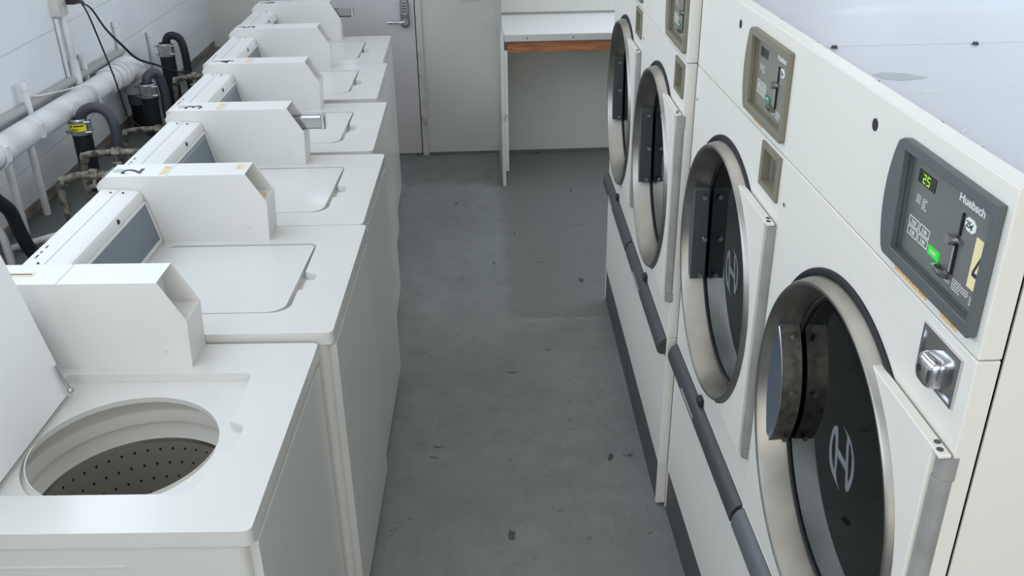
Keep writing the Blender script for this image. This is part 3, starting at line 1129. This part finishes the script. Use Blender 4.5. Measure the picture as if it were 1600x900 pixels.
    wg = obj('hinge_plate', bm, dwhite, dr, bevel=0.002)
    bm = bmesh.new()
    for yy, xx in ((0.030, -0.010), (0.014, -0.014)):
        cyl(bm, (xx, yy, CZ + 0.2842), 0.0045, 0.0018, 'z', 14)
    pieces('plate_rivet', bm, dgrey, wg)
    # hinge post
    bm = bmesh.new()
    cyl(bm, (-0.002, 0.0138, 0.80), 0.0135, 0.505, 'z', 28)
    post = obj('hinge_post', bm, hinge, t, bevel=0.001)
    bm = bmesh.new()
    for z0, z1 in ((1.3055, 1.3415), (0.772, 0.7995)):
        plate_bm(bm, [rrect(-0.0140, 0.008, 0.0012, 0.0235, (0.010, 0.002, 0.002, 0.010))], z0, z1)
    pieces('hinge_knuckle', bm, hinge, post, bevel=0.0015)
    # emblem etched on the glass: two leaning leaves joined by a bar
    bm = bmesh.new()
    ey, ez, X = 0.372, CZ, 0.0326

    lobe_a = [(-0.011, -0.062), (0.013, -0.058), (0.03, -0.053), (0.045, -0.042), (0.052, -0.027), (0.056, -0.004), (0.054, 0.019), (0.05, 0.03), (0.045, 0.036), (0.038, 0.04), (0.033, 0.039), (0.025, 0.021), (0.019, 0.0), (0.014, -0.024), (0.011, -0.044), (0.003, -0.055)]
    hole_a = [(0.018, -0.045), (0.031, -0.037), (0.042, -0.022), (0.047, -0.001), (0.045, 0.015), (0.04, 0.022), (0.034, 0.012), (0.028, -0.009), (0.022, -0.03)]
    lobe_b = [(0.012, 0.056), (-0.007, 0.055), (-0.023, 0.051), (-0.038, 0.04), (-0.047, 0.028), (-0.053, 0.011), (-0.054, -0.007), (-0.051, -0.024), (-0.047, -0.037), (-0.041, -0.043), (-0.034, -0.043), (-0.027, -0.025), (-0.022, -0.007), (-0.015, 0.015), (-0.01, 0.033), (-0.008, 0.048), (-0.002, 0.053)]
    hole_b = [(-0.016, 0.046), (-0.028, 0.041), (-0.038, 0.027), (-0.043, 0.009), (-0.044, -0.007), (-0.041, -0.02), (-0.039, -0.025), (-0.033, -0.01), (-0.026, 0.012), (-0.021, 0.03)]
    f = lambda p: (ey + p[0], ez + p[1])
    for lobe, hole in ((lobe_a, hole_a), (lobe_b, hole_b)):
        plate_bm(bm, [[f(p) for p in lobe], [f(p) for p in hole]], X - 0.0006, X, 'yz')
    prism(bm, [f(p) for p in ((0.021, 0.006), (0.017, -0.009), (-0.023, -0.012), (-0.019, 0.002))], 'x', X - 0.0006, X)
    obj('glass_emblem', bm, logo_m, gl, smooth=False)
    # ---------------- drum
    bm = bmesh.new()
    lathe(bm, [(0.322, 0.045), (0.290, 0.050), (0.292, 0.09), (0.345, 0.10)], 'x', c, 64, 1)
    lathe(bm, [(0.345, 0.10), (0.345, 0.80)], 'x', c, 96, 0)
    lathe(bm, [(0.345, 0.80), (0.02, 0.80)], 'x', c, 64, 1, False, True)
    for k in range(3):
        a = 2 * PI * k / 3 + 0.5
        q = Matrix.Rotation(a, 4, 'X')
        vs = []
        for xx in (0.12, 0.78):
            vs.append([bm.verts.new(Vector(c) + q @ Vector((xx, yy, zz))) for yy, zz in ((-0.05, -0.340), (0.05, -0.340), (0.012, -0.265), (-0.012, -0.265))])
        for i in range(4):
            bm.faces.new((vs[0][i], vs[0][(i + 1) % 4], vs[1][(i + 1) % 4], vs[1][i])).material_index = 1
        bm.faces.new(vs[0]).material_index = 1
        bm.faces.new(vs[1][::-1]).material_index = 1
    obj('drum', bm, [drum_m, dgrey], t, angle=40)
    # ---------------- control panel
    bz, plt = (bezel_s, plate_s) if kind == 'slate' else (bezel_t, plate_t)
    out = [(0.016, 1.512), (0.016, 1.680), (0.262, 1.680), (0.272, 1.678)]
    for i in range(9):
        a = i / 8
        out.append((0.283 + 0.018 * math.sin(PI * a) ** 0.8, 1.672 - 0.160 * a))
    out.append((0.276, 1.506))
    out.append((0.022, 1.506))
    inr = [(0.030, 1.524), (0.030, 1.664), (0.262, 1.664), (0.254, 1.524)]
    bm = bmesh.new()
    plate_bm(bm, [out, inr], -0.0105, 0.0, 'yz')
    cp = obj('control_bezel', bm, bz, fp, bevel=0.0018, seg=2)
    bm = bmesh.new()
    plate_bm(bm, [[(0.0275, 1.5215), (0.0275, 1.6665), (0.2645, 1.6665), (0.2565, 1.5215)], inr], 0.0, 0.008, 'yz')
    obj('bezel_well', bm, bz, cp)
    bm = bmesh.new()
    plate_bm(bm, [[(0.028, 1.522), (0.028, 1.666), (0.264, 1.666), (0.256, 1.522)]], 0.0065, 0.0095, 'yz')
    cpl = obj('control_plate', bm, plt, cp)
    X = 0.0064
    bm = bmesh.new()
    box(bm, X - 0.001, X, 0.191, 0.240, 1.627, 1.645)
    dis = obj('time_display', bm, display, cpl, smooth=False)
    if kind == 'slate':
        bm = bmesh.new()
        seg7 = {'2': 'abged', '5': 'afgcd'}
        for ch, yy in (('2', 0.226), ('5', 0.2145)):
            w7, h7, th = 0.0075, 0.0125, 0.0013
            y_, z_ = yy, 1.6295
            S = dict(a=(0, w7, h7 - th, h7), g=(0, w7, h7 / 2 - th / 2, h7 / 2 + th / 2), d=(0, w7, 0, th), f=(0, th, h7 / 2, h7), e=(0, th, 0, h7 / 2), b=(w7 - th, w7, h7 / 2, h7), c=(w7 - th, w7, 0, h7 / 2))
            for s_ in seg7[ch]:
                a, b2, c2, d2 = S[s_]
                box(bm, X - 0.0014, X - 0.001, y_ - b2, y_ - a, z_ + c2, z_ + d2)
        obj('display_digits', bm, digit, dis, smooth=False)
    # brand lettering and coin value badge
    bm = bmesh.new()
    dryer_text(bm, 'Huebsch', 0.0155, 0.1305, 1.6430, X, bold=0.00035, sx=1.18)
    obj('brand_lettering', bm, printw, cpl, smooth=False)
    bm = bmesh.new()
    oc = [(0.104, 1.6205), (0.104, 1.6285), (0.098, 1.6325), (0.086, 1.6325), (0.078, 1.628), (0.078, 1.620), (0.084, 1.6155), (0.097, 1.6155)]
    prism(bm, oc, 'x', X - 0.001, X, 0)
    dryer_text(bm, '25¢', 0.0115, 0.1015, 1.6200, X - 0.0012, 1, bold=0.0002)
    obj('coin_value_badge', bm, [printw, printk], cpl, smooth=False)
    # selector keys: four outlined boxes with small marks
    bm = bmesh.new()
    for i in range(2):
        for j in range(2):
            ya_, za_ = 0.2445 - i * 0.0325, 1.5765 - j * 0.0145
            w_, h_, l_ = 0.029, 0.0125, 0.0011
            plate_bm(bm, [[(ya_, za_), (ya_ - w_, za_), (ya_ - w_, za_ - h_), (ya_, za_ - h_)], [(ya_ - l_, za_ - l_), (ya_ - w_ + l_, za_ - l_), (ya_ - w_ + l_, za_ - h_ + l_), (ya_ - l_, za_ - h_ + l_)]], X - 0.0006, X, 'yz')
            for q in range(2):
                box(bm, X - 0.0006, X, ya_ - 0.021, ya_ - 0.013, za_ - 0.006 - q * 0.003, za_ - 0.0045 - q * 0.003)
            box(bm, X - 0.0006, X, ya_ - 0.010, ya_ - 0.0085, za_ - 0.0095, za_ - 0.0035)
    obj('printed_keys', bm, printw, cpl, smooth=False)
    bm = bmesh.new()
    # small unreadable instructions
    rr = random.Random(11)
    def tiny_print(bm, rects):
        for (ya_, yb_, za_, zb_) in rects:
            z = za_
            while z > zb_:
                y = ya_
                while y > yb_:
                    w_ = rr.uniform(0.002, 0.005)
                    box(bm, X - 0.0005, X, y - w_, y, z - 0.0011, z)
                    y -= w_ + 0.0014
                z -= 0.0032
    tiny_print(bm, ((0.130, 0.112, 1.545, 1.533), (0.106, 0.086, 1.546, 1.531), (0.082, 0.066, 1.545, 1.538), (0.060, 0.044, 1.543, 1.531)))
    obj('printed_instructions', bm, printw, cpl, smooth=False)
    bm = bmesh.new()
    tiny_print(bm, ((0.236, 0.226, 1.610, 1.600), (0.218, 0.208, 1.610, 1.596)))
    obj('indicator_labels', bm, printw, cpl, smooth=False)
    bm = bmesh.new()
    box(bm, X - 0.002, X, 0.147, 0.177, 1.5485, 1.5605)
    dryer_text(bm, 'START', 0.0055, 0.162, 1.5530, X - 0.0022, 1, center=True)
    obj('start_key', bm, [greenled if kind == 'slate' else greenoff, printw], cpl, smooth=False)
    # coin drop: slot, knob, stem and return cup
    bm = bmesh.new()
    box(bm, X - 0.003, X, 0.1085, 0.1115, 1.602, 1.633)
    box(bm, X - 0.004, X, 0.109, 0.1145, 1.549, 1.590)
    obj('coin_slot', bm, blackpl, cpl, bevel=0.0004)
    bm = bmesh.new()
    cyl(bm, (X - 0.014, 0.1165, 1.5955), 0.0075, 0.014, 'x', 20)
    box(bm, X - 0.005, X, 0.100, 0.118, 1.5945, 1.5995)
    tube(bm, [(X - 0.004, 0.1125, 1.588), (X - 0.004, 0.1125, 1.552)], 0.0016, 8)
    obj('coin_return_knob', bm, chromedull, cpl)
    bm = bmesh.new()
    vs0 = []
    for rr_, zz_, xo in ((0.019, 1.549, 0.020), (0.0165, 1.546, 0.0175), (0.015, 1.549, 0.0155)):
        ring = []
        for i in range(13):
            a = PI * i / 12
            ring.append(bm.verts.new((X - xo * math.sin(a), 0.1255 + rr_ * math.cos(a), zz_ + 0.004 * math.sin(a))))
        vs0.append(ring)
    lo = []
    for i in range(13):
        a = PI * i / 12
        lo.append(bm.verts.new((X - 0.010 * math.sin(a), 0.1255 + 0.013 * math.cos(a), 1.540)))
    for a_, b_ in ((vs0[0], vs0[2]), (vs0[0], lo), (vs0[2], lo)):
        for i in range(12):
            bm.faces.new((a_[i], a_[i + 1], b_[i + 1], b_[i]))
    obj('coin_return_cup', bm, chrome, cpl)
    bm = bmesh.new()
    if kind == 'slate':
        box(bm, X - 0.0008, X, 0.0515, 0.0725, 1.552, 1.617, 0)
        # the black 4
        box(bm, X - 0.0012, X - 0.0008, 0.0515, 0.066, 1.569, 1.5745, 1)
        prism(bm, [(0.066, 1.5745), (0.0615, 1.5745), (0.0515, 1.597), (0.0515, 1.605)], 'x', X - 0.0012, X - 0.0008, 1)
    else:
        box(bm, X - 0.0008, X, 0.055, 0.0585, 1.552, 1.617, 0)
    obj('number_sticker', bm, [yellowst, printk], cpl, smooth=False)
    # orange strips under the bezel
    bm = bmesh.new()
    box(bm, -0.0007, 0.0005, 0.146, 0.247, 1.4925, 1.499)
    box(bm, -0.0007, 0.0005, 0.060, 0.105, 1.4925, 1.499)
    if kind != 'slate':
        bm.clear()
        box(bm, -0.0007, 0.0005, 0.165, 0.225, 1.493, 1.499)
    pieces('orange_strip', bm, orangest, fp, smooth=False)
    # ---------------- coin vault
    bm = bmesh.new()
    if kind == 'slate':
        plate_bm(bm, [[(0.030, 1.397), (0.030, 1.470), (0.132, 1.470), (0.132, 1.397)], [(0.036, 1.402), (0.036, 1.465), (0.127, 1.465), (0.127, 1.402)]], -0.004, 0.0005, 'yz', 0)
        box(bm, -0.0012, 0.0005, 0.034, 0.129, 1.400, 1.467, 0)
        cv = obj('coin_vault', bm, chrome, dp, bevel=0.0006)
        bm = bmesh.new()
        sec = []
        for xx, g in ((-0.001, 0.0), (-0.012, 0.0006), (-0.016, 0.002), (-0.019, 0.0048), (-0.0205, 0.0085)):
            sec.append([bm.verts.new((xx, p_[0], p_[1])) for p_ in rrect(0.066 + g, 0.108 - g, 1.400 + g, 1.444 - g, 0.010, 5)])
        for a_, b_ in zip(sec, sec[1:]):
            for i in range(len(a_)):
                bm.faces.new((a_[i], a_[(i + 1) % len(a_)], b_[(i + 1) % len(a_)], b_[i]))
        bm.faces.new(sec[-1])
        bm.faces.new(sec[0][::-1])
        o_ = obj('vault_lock', bm, chrome, cv, angle=60)
        bm = bmesh.new()
        cyl(bm, (-0.0212, 0.092, 1.423), 0.0050, 0.001, 'x', 20)
        obj('keyhole', bm, blackpl, o_)
    else:
        plate_bm(bm, [[(0.014, 1.386), (0.014, 1.478), (0.134, 1.478), (0.134, 1.386)], [(0.030, 1.398), (0.030, 1.466), (0.118, 1.466), (0.118, 1.398)]], -0.0055, 0.0, 'yz', 0)
        plate_bm(bm, [[(0.0245, 1.3925), (0.0245, 1.4715), (0.1235, 1.4715), (0.1235, 1.3925)], [(0.030, 1.398), (0.030, 1.466), (0.118, 1.466), (0.118, 1.398)]], 0.0, 0.012, 'yz', 0)
        cv = obj('coin_vault', bm, bezel_t, dp)
        bm = bmesh.new()
        box(bm, 0.012, 0.014, 0.025, 0.123, 1.393, 1.471, 0)
        box(bm, 0.0105, 0.012, 0.034, 0.100, 1.402, 1.462, 1)
        cyl(bm, (0.0095, 0.062, 1.428), 0.006, 0.001, 'x', 20, 2)
        obj('vault_door', bm, [plate_t, chromedull, blackpl], cv)
    # hex screws holding the top cover
    bm = bmesh.new()
    for xx, yy in SCREWS[kind]:
        lathe(bm, [(0.0075, 0.0), (0.0075, 0.001), (0.0055, 0.001), (0.0055, 0.0050)], 'z', (xx, yy, 1.6945), 6, 0, True, True)
    pieces('cover_screw', bm, dgrey, tc)
    return t


SCREWS = {'slate': [(0.036, 0.27), (0.037, 0.49), (0.034, 0.72), (0.32, 0.742), (0.060, 0.740)],
          'taupe': [(0.036, 0.018), (0.036, 0.24), (0.036, 0.49), (0.036, 0.72), (0.45, 0.02)]}
d1 = make_dryer('slate', 'nearest dryer, slate control panel showing 25, chrome coin vault, slate grip bar', (True, False))
d2 = make_dryer('taupe', 'second dryer from the camera, full taupe control panel in view', (False, True))
d1.location = (0.594, 0.930, 0)
d2.location = (0.594, 0.930 + DW, 0)
d3 = make_dryer('taupe', 'third dryer from the camera, beyond the dark gap in the row', (True, False), 0.86)
d3.location = (0.568, 0.942 + 2 * DW, 0)
d3.rotation_euler = (0, 0, R(-1.2))
d4 = make_dryer('taupe', 'farthest dryer of the row, nearest the folding counter', (False, True), 0.86)
d4.location = (0.568 + DW * math.sin(R(1.2)), 0.945 + 2 * DW + DW * math.cos(R(1.2)), 0)
d4.rotation_euler = (0, 0, R(-1.2))
# worn marks on the nearest top cover
topc = [c for c in d1.children if c.name.startswith('top_cover')][0]
bm = bmesh.new()
ptch = [(0.052, 0.545), (0.075, 0.560), (0.110, 0.548), (0.132, 0.520), (0.120, 0.512), (0.080, 0.505), (0.058, 0.520)]
prism(bm, ptch, 'z', 1.6946, 1.6949, 0)
for (x0, x1, y0, y1) in ((0.088, 0.128, 0.436, 0.440), (0.098, 0.118, 0.426, 0.429), (0.076, 0.084, 0.436, 0.438)):
    box(bm, x0, x1, y0, y1, 1.6946, 1.6949, 1)
tube(bm, [(0.060, 0.245, 1.6947), (0.050, 0.235, 1.6947), (0.046, 0.215, 1.6947), (0.034, 0.200, 1.6947), (0.036, 0.185, 1.6947), (0.052, 0.180, 1.6947)], 0.0012, 6, 1)
pieces('worn_patch', bm, [dtop_patch, scuff], topc, smooth=False)

# ------------------------------------------------------------------ plumbing behind the washers
bp_ = thing('drain_pipe', 'thick white painted drain pipe running along the left wall behind the washers', 'pipe', (-1.585, 4.53, 1.05))
def rel(pts, o=(-1.59, 4.53, 1.05)):
    return [(p[0] - o[0], p[1] - o[1], p[2] - o[2]) for p in pts]
bm = bmesh.new()
tube(bm, rel([(-1.59, 2.2, 1.125), (-1.59, 3.1, 1.100), (-1.59, 3.9, 1.074), (-1.59, 4.32, 1.062)]), 0.047, 24)
obj('pipe_run', bm, pipewhite, bp_)
bm = bmesh.new()
tube(bm, rel([(-1.59, 4.26, 1.064), (-1.59, 4.36, 1.060), (-1.59, 4.43, 1.035), (-1.59, 4.45, 0.98), (-1.59, 4.45, 0.93)]), 0.060, 24)
obj('elbow_fitting', bm, pipewhite, bp_)
bm = bmesh.new()
for y in (3.02, 4.12, 4.17, 4.24):
    z = 1.125 - (y - 2.2) * 0.0295
    lathe(bm, [(0.0475, -0.012), (0.056, -0.012), (0.056, 0.012), (0.0475, 0.012)], 'y', rel([(-1.59, y, z)])[0], 24)
for y in (3.02, 3.30, 3.63):
    z = 1.125 - (y - 2.2) * 0.0295
    box(bm, *(lambda q: (q[0] + 0.03, q[0] + 0.055, q[1] - 0.01, q[1] + 0.01, q[2] - 0.02, q[2] + 0.03))(rel([(-1.59, y, z)])[0]))
pieces('coupling_band', bm, pipewhite, bp_)
bm = bmesh.new()
tube(bm, rel([(-1.59, 4.45, 0.94), (-1.59, 4.45, 0.88)]), 0.050, 20, smooth=False)
obj('grey_sleeve', bm, hosemid, bp_)
bm = bmesh.new()
tube(bm, rel([(-1.59, 4.45, 0.89), (-1.59, 4.45, 0.771)]), 0.045, 20, smooth=False)
obj('lower_pipe', bm, rubber, bp_)

bm = bmesh.new()
tube(bm, [(-1.642, 1.9, 1.190), (-1.642, 4.50, 1.113)], 0.017, 18, smooth=False)
tag(obj('conduit', bm, pipegrey), 'dusty grey pipe tight against the left wall above the thick white drain pipe', 'pipe')


def standpipe(label, x, y, zc, loop, zbot, yel, group, rh=0.020):
    o0 = (x, y, 0.77)
    t = thing('drain_standpipe', label, 'pipe', o0, 0, group)
    r_ = lambda pts: [(p[0] - o0[0], p[1] - o0[1], p[2] - o0[2]) for p in pts]
    bm = bmesh.new()
    tube(bm, r_([(x, y, 0.77), (x, y, zc)]), 0.036, 24, smooth=False)
    obj('black_pipe', bm, rubber, t)
    bm = bmesh.new()
    lathe(bm, [(0.037, -0.005), (0.0405, -0.005), (0.0405, 0.052), (0.037, 0.056), (0.030, 0.056)], 'z', r_([(x, y, zc)])[0], 32)
    for zz in (0.004, 0.043):
        lathe(bm, [(0.0405, zz), (0.0425, zz), (0.0425, zz + 0.008), (0.0405, zz + 0.008)], 'z', r_([(x, y, zc)])[0], 32)
        px, py, pz = r_([(x, y, zc)])[0]
        tube(bm, [(px - 0.045, py - 0.025, pz + zz + 0.004), (px - 0.030, py - 0.042, pz + zz + 0.004)], 0.005, 8, smooth=False)
        tube(bm, [(px + 0.030, py - 0.036, pz + zz + 0.004), (px + 0.052, py - 0.030, pz + zz + 0.004)], 0.004, 8, smooth=False)
    cpn = obj('steel_coupling', bm, chromedull, t)
    if yel:
        bm = bmesh.new()
        n = 10
        a0_, a1_ = R(-128), R(-40)
        rad = 0.0435
        vs = [[bm.verts.new((px + rad * math.cos(a0_ + (a1_ - a0_) * i / n), py + rad * math.sin(a0_ + (a1_ - a0_) * i / n), pz + zz)) for i in range(n + 1)] for zz in (0.013, 0.041)]
        for i in range(n):
            bm.faces.new((vs[0][i], vs[0][i + 1], vs[1][i + 1], vs[1][i]))
        # black print on the label
        for (b0, b1, z0, z1) in ((0.30, 0.85, 0.031, 0.0365), (0.10, 0.22, 0.030, 0.036), (0.15, 0.60, 0.020, 0.0225), (0.15, 0.5, 0.0165, 0.0185)):
            vv = [[bm.verts.new((px + (rad + 0.0006) * math.cos(a0_ + (a1_ - a0_) * (b0 + (b1 - b0) * i / 4)), py + (rad + 0.0006) * math.sin(a0_ + (a1_ - a0_) * (b0 + (b1 - b0) * i / 4)), pz + zz)) for i in range(5)] for zz in (z0, z1)]
            for i in range(4):
                bm.faces.new((vv[0][i], vv[0][i + 1], vv[1][i + 1], vv[1][i])).material_index = 1
        obj('yellow_label', bm, [yellowlab, printk], cpn)
    bm = bmesh.new()
    tube(bm, r_(loop), rh, 16)
    obj('drain_hose', bm, hosegrey if yel or rh > 0.0205 else rubber, t)
    return t


standpipe('black standpipe with a yellow-labelled steel coupling and hooked grey hose', -1.520, 3.58, 1.005,
          [(-1.518, 3.58, 1.03), (-1.512, 3.58, 1.062), (-1.49, 3.58, 1.088), (-1.45, 3.58, 1.100), (-1.41, 3.575, 1.085), (-1.388, 3.57, 1.04), (-1.384, 3.56, 0.96), (-1.390, 3.54, 0.86), (-1.38, 3.52, 0.79)], 0.77, True, 'drain standpipes behind the washers')
standpipe('black standpipe with plain steel coupling and hooked grey hose, next to the white elbow', -1.482, 4.29, 0.955,
          [(-1.482, 4.29, 0.98), (-1.481, 4.29, 1.015), (-1.474, 4.30, 1.040), (-1.456, 4.32, 1.050), (-1.437, 4.34, 1.025), (-1.425, 4.34, 0.95), (-1.425, 4.33, 0.86), (-1.41, 4.32, 0.79)], 0.77, False, 'drain standpipes behind the washers', 0.0215)
standpipe('black standpipe with tall black hose hoop, farthest and highest behind the washers', -1.504, 4.72, 1.045,
          [(-1.504, 4.72, 1.07), (-1.500, 4.72, 1.100), (-1.487, 4.72, 1.128), (-1.460, 4.72, 1.136), (-1.428, 4.72, 1.115), (-1.416, 4.72, 1.05), (-1.414, 4.72, 0.94), (-1.40, 4.70, 0.82)], 0.77, False, 'drain standpipes behind the washers', 0.019)

# small painted supply stubs
for lab, x, y, z0, z1, r_, capz in (
        ('thin white capped pipe nearest the camera, rising past the drain pipe and wired to it', -1.625, 3.43, 1.10, 1.232, 0.012, True),
        ('thin white capped pipe just right of the outlet riser', -1.642, 4.04, 1.08, 1.200, 0.012, True),
        ('thin white capped pipe between the outlet riser and the hooked hoses, tallest of the stubs', -1.642, 4.49, 1.06, 1.248, 0.012, True),
        ('thin white capped pipe beside the farthest black standpipe', -1.642, 4.93, 0.771, 1.112, 0.013, True)):
    bm = bmesh.new()
    cyl(bm, (0, 0, z0 - z1), r_, z1 - z0, 'z', 16)
    o = obj('supply_stub', bm, pipewhite)
    o.location = (x, y, z1)
    tag(o, lab, 'pipe', 'thin white pipe stubs on the left wall')
    bm = bmesh.new()
    cyl(bm, (0, 0, -0.022), r_ + 0.003, 0.026, 'z', 16)
    obj('pipe_cap', bm, pipewhite, o, bevel=0.002)
for lab, x, y in (('thin white leg pipe under the drain pipe, the left one of two', -1.600, 3.125), ('thin white leg pipe under the drain pipe, nearer the yellow-labelled standpipe', -1.600, 3.315)):
    bm = bmesh.new()
    cyl(bm, (0, 0, 0), 0.013, 0.270, 'z', 16)
    cyl(bm, (0, 0, 0.10), 0.0145, 0.004, 'z', 16)
    o = obj('leg_pipe', bm, pipewhite)
    o.location = (x, y, 0.771)
    tag(o, lab, 'pipe', 'thin white legs under the drain pipe')
bm = bmesh.new()
tube(bm, [(-1.60, 2.95, 0.788), (-1.50, 3.04, 0.788), (-1.36, 3.17, 0.788)], 0.012, 12)
tag(obj('floor_pipe', bm, pipewhite), 'cream pipe lying low across the grey ledge behind the numbered washers', 'pipe')

# outlet, conduit riser and cords
ol = thing('wall_outlet', 'beige surface outlet on a white conduit riser, high on the left wall', 'wall outlet', (XL, 3.93, 1.37))
bm = bmesh.new()
plate_bm(bm, [rrect(-0.055, 0.030, 0.012, 0.13, 0.014)], 0.0, 0.035, 'yz')
obj('outlet_box', bm, outletm, ol, bevel=0.005)
bm = bmesh.new()
for zz in (0.035, 0.085):
    lathe(bm, [(0.015, 0.0), (0.015, 0.0362), (0.013, 0.0372)], 'x', (0, -0.012, zz), 20, 0, False, True)
obj('receptacle', bm, outletm, ol)
bm = bmesh.new()
cyl(bm, (0.025, -0.01, -0.30), 0.0135, 0.315, 'z', 16)
cyl(bm, (0.026, -0.01, -0.30), 0.021, 0.135, 'z', 18)
cyl(bm, (0.010, -0.045, -0.30), 0.008, 0.31, 'z', 12)
obj('conduit_riser', bm, pipewhite, ol, bevel=0.0015)
pc = thing('power_cord', 'two black power cords drooping from the outlet plug over the drain pipe', 'cord', (-1.60, 3.97, 1.43))
o0 = (-1.60, 3.97, 1.43)
r_ = lambda pts: [(p[0] - o0[0], p[1] - o0[1], p[2] - o0[2]) for p in pts]
bm = bmesh.new()
box(bm, -0.024, 0.012, -0.02, 0.02, -0.010, 0.020)
tube(bm, r_([(-1.585, 3.955, 1.433), (-1.555, 3.93, 1.436), (-1.535, 3.90, 1.434)]), lambda t: 0.012 - 0.006 * t, 10)
obj('plug', bm, blackpl, pc, bevel=0.003)
bm = bmesh.new()
tube(bm, r_([(-1.54, 3.90, 1.432), (-1.52, 3.892, 1.385), (-1.52, 3.961, 1.243), (-1.52, 4.027, 1.094), (-1.52, 4.069, 0.956), (-1.52, 4.11, 0.90), (-1.45, 4.15, 0.80)]), 0.0036, 8)
obj('thin_cord', bm, blackpl, pc)
bm = bmesh.new()
tube(bm, r_([(-1.54, 3.90, 1.434), (-1.50, 3.88, 1.415), (-1.50, 3.985, 1.316), (-1.50, 4.127, 1.22), (-1.50, 4.283, 1.125), (-1.48, 4.475, 1.05), (-1.44, 4.60, 0.99), (-1.33, 4.66, 0.955), (-1.22, 4.62, 0.93)]), lambda t: 0.0038 + 0.0022 * math.exp(-((t - 0.45) / 0.2) ** 2), 8)
obj('thick_cord', bm, blackpl, pc)
bm = bmesh.new()
tube(bm, [(-1.652, 3.50, 1.175), (-1.622, 3.52, 1.166), (-1.595, 3.66, 1.146), (-1.556, 3.80, 1.130), (-1.530, 3.835, 1.10), (-1.524, 3.84, 1.04)], 0.0032, 8)
tag(obj('bonding_wire', bm, pipewhite), 'thin white painted wire looping from the wall over the drain pipe', 'wire')

# grimy shut-off valves
def valve(label, pts, r, heads):
    o0 = pts[0]
    bm = bmesh.new()
    q = [(p[0] - o0[0], p[1] - o0[1], p[2] - o0[2]) for p in pts]
    tube(bm, q, r, 12)
    for (i, w) in heads:
        c = q[i]
        cyl(bm, (c[0] - w / 2, c[1], c[2]), r * 1.55, w, 'x', 8)
    o = obj('water_valve', bm, brass)
    o.location = o0
    tag(o, label, 'valve', 'grimy brass water valves behind the washers')
    bm = bmesh.new()
    c = q[heads[0][0]]
    tube(bm, [(c[0], c[1], c[2]), (c[0], c[1] - 0.02, c[2] - 0.03)], r * 0.6, 8, smooth=False)
    sphere(bm, (c[0], c[1] - 0.022, c[2] - 0.034), r * 1.1, 1.4, 0.8, 0.6)
    obj('valve_handle', bm, brass, o)


valve('grimy brass valve arm below the yellow-labelled standpipe', [(-1.20, 3.32, 1.000), (-1.30, 3.32, 1.002), (-1.37, 3.32, 1.000), (-1.42, 3.32, 0.985), (-1.432, 3.32, 0.90), (-1.432, 3.32, 0.775)], 0.013, [(1, 0.03), (3, 0.02)])
valve('grimy brass valve with a long drop leg to the ledge, nearest the camera', [(-1.22, 3.17, 0.965), (-1.33, 3.16, 0.975), (-1.39, 3.15, 0.975), (-1.44, 3.15, 0.955), (-1.452, 3.15, 0.90), (-1.448, 3.15, 0.83), (-1.43, 3.15, 0.775)], 0.014, [(1, 0.03), (3, 0.02)])
valve('grimy valve elbow tucked between the first two standpipes', [(-1.24, 3.92, 0.902), (-1.34, 3.92, 0.905), (-1.42, 3.92, 0.905), (-1.48, 3.92, 0.890), (-1.492, 3.92, 0.83), (-1.492, 3.92, 0.775)], 0.013, [(1, 0.025), (3, 0.02)])
valve('grimy valve elbow in front of the farthest black standpipe', [(-1.24, 4.42, 1.000), (-1.30, 4.42, 1.006), (-1.35, 4.42, 1.000), (-1.39, 4.42, 0.985), (-1.398, 4.42, 0.93), (-1.395, 4.42, 0.80)], 0.013, [(1, 0.025), (3, 0.02)])

bm = bmesh.new()
tube(bm, [(-1.500, 2.76, 1.09), (-1.500, 2.80, 1.03), (-1.497, 2.86, 0.965), (-1.492, 2.88, 0.88), (-1.480, 2.90, 0.80), (-1.42, 2.88, 0.795)], 0.022, 16)
tag(obj('drain_hose', bm, rubber), 'thick black hose drooping at the left edge of the picture behind the open washer', 'hose')
bm = bmesh.new()
tube(bm, [(-1.60, 2.84, 0.93), (-1.572, 2.87, 0.915), (-1.553, 2.88, 0.87), (-1.548, 2.88, 0.80), (-1.548, 2.88, 0.771)], 0.013, 14)
tag(obj('bent_pipe', bm, pipewhite), 'bent cream pipe beneath the drooping black hose at the left edge', 'pipe')
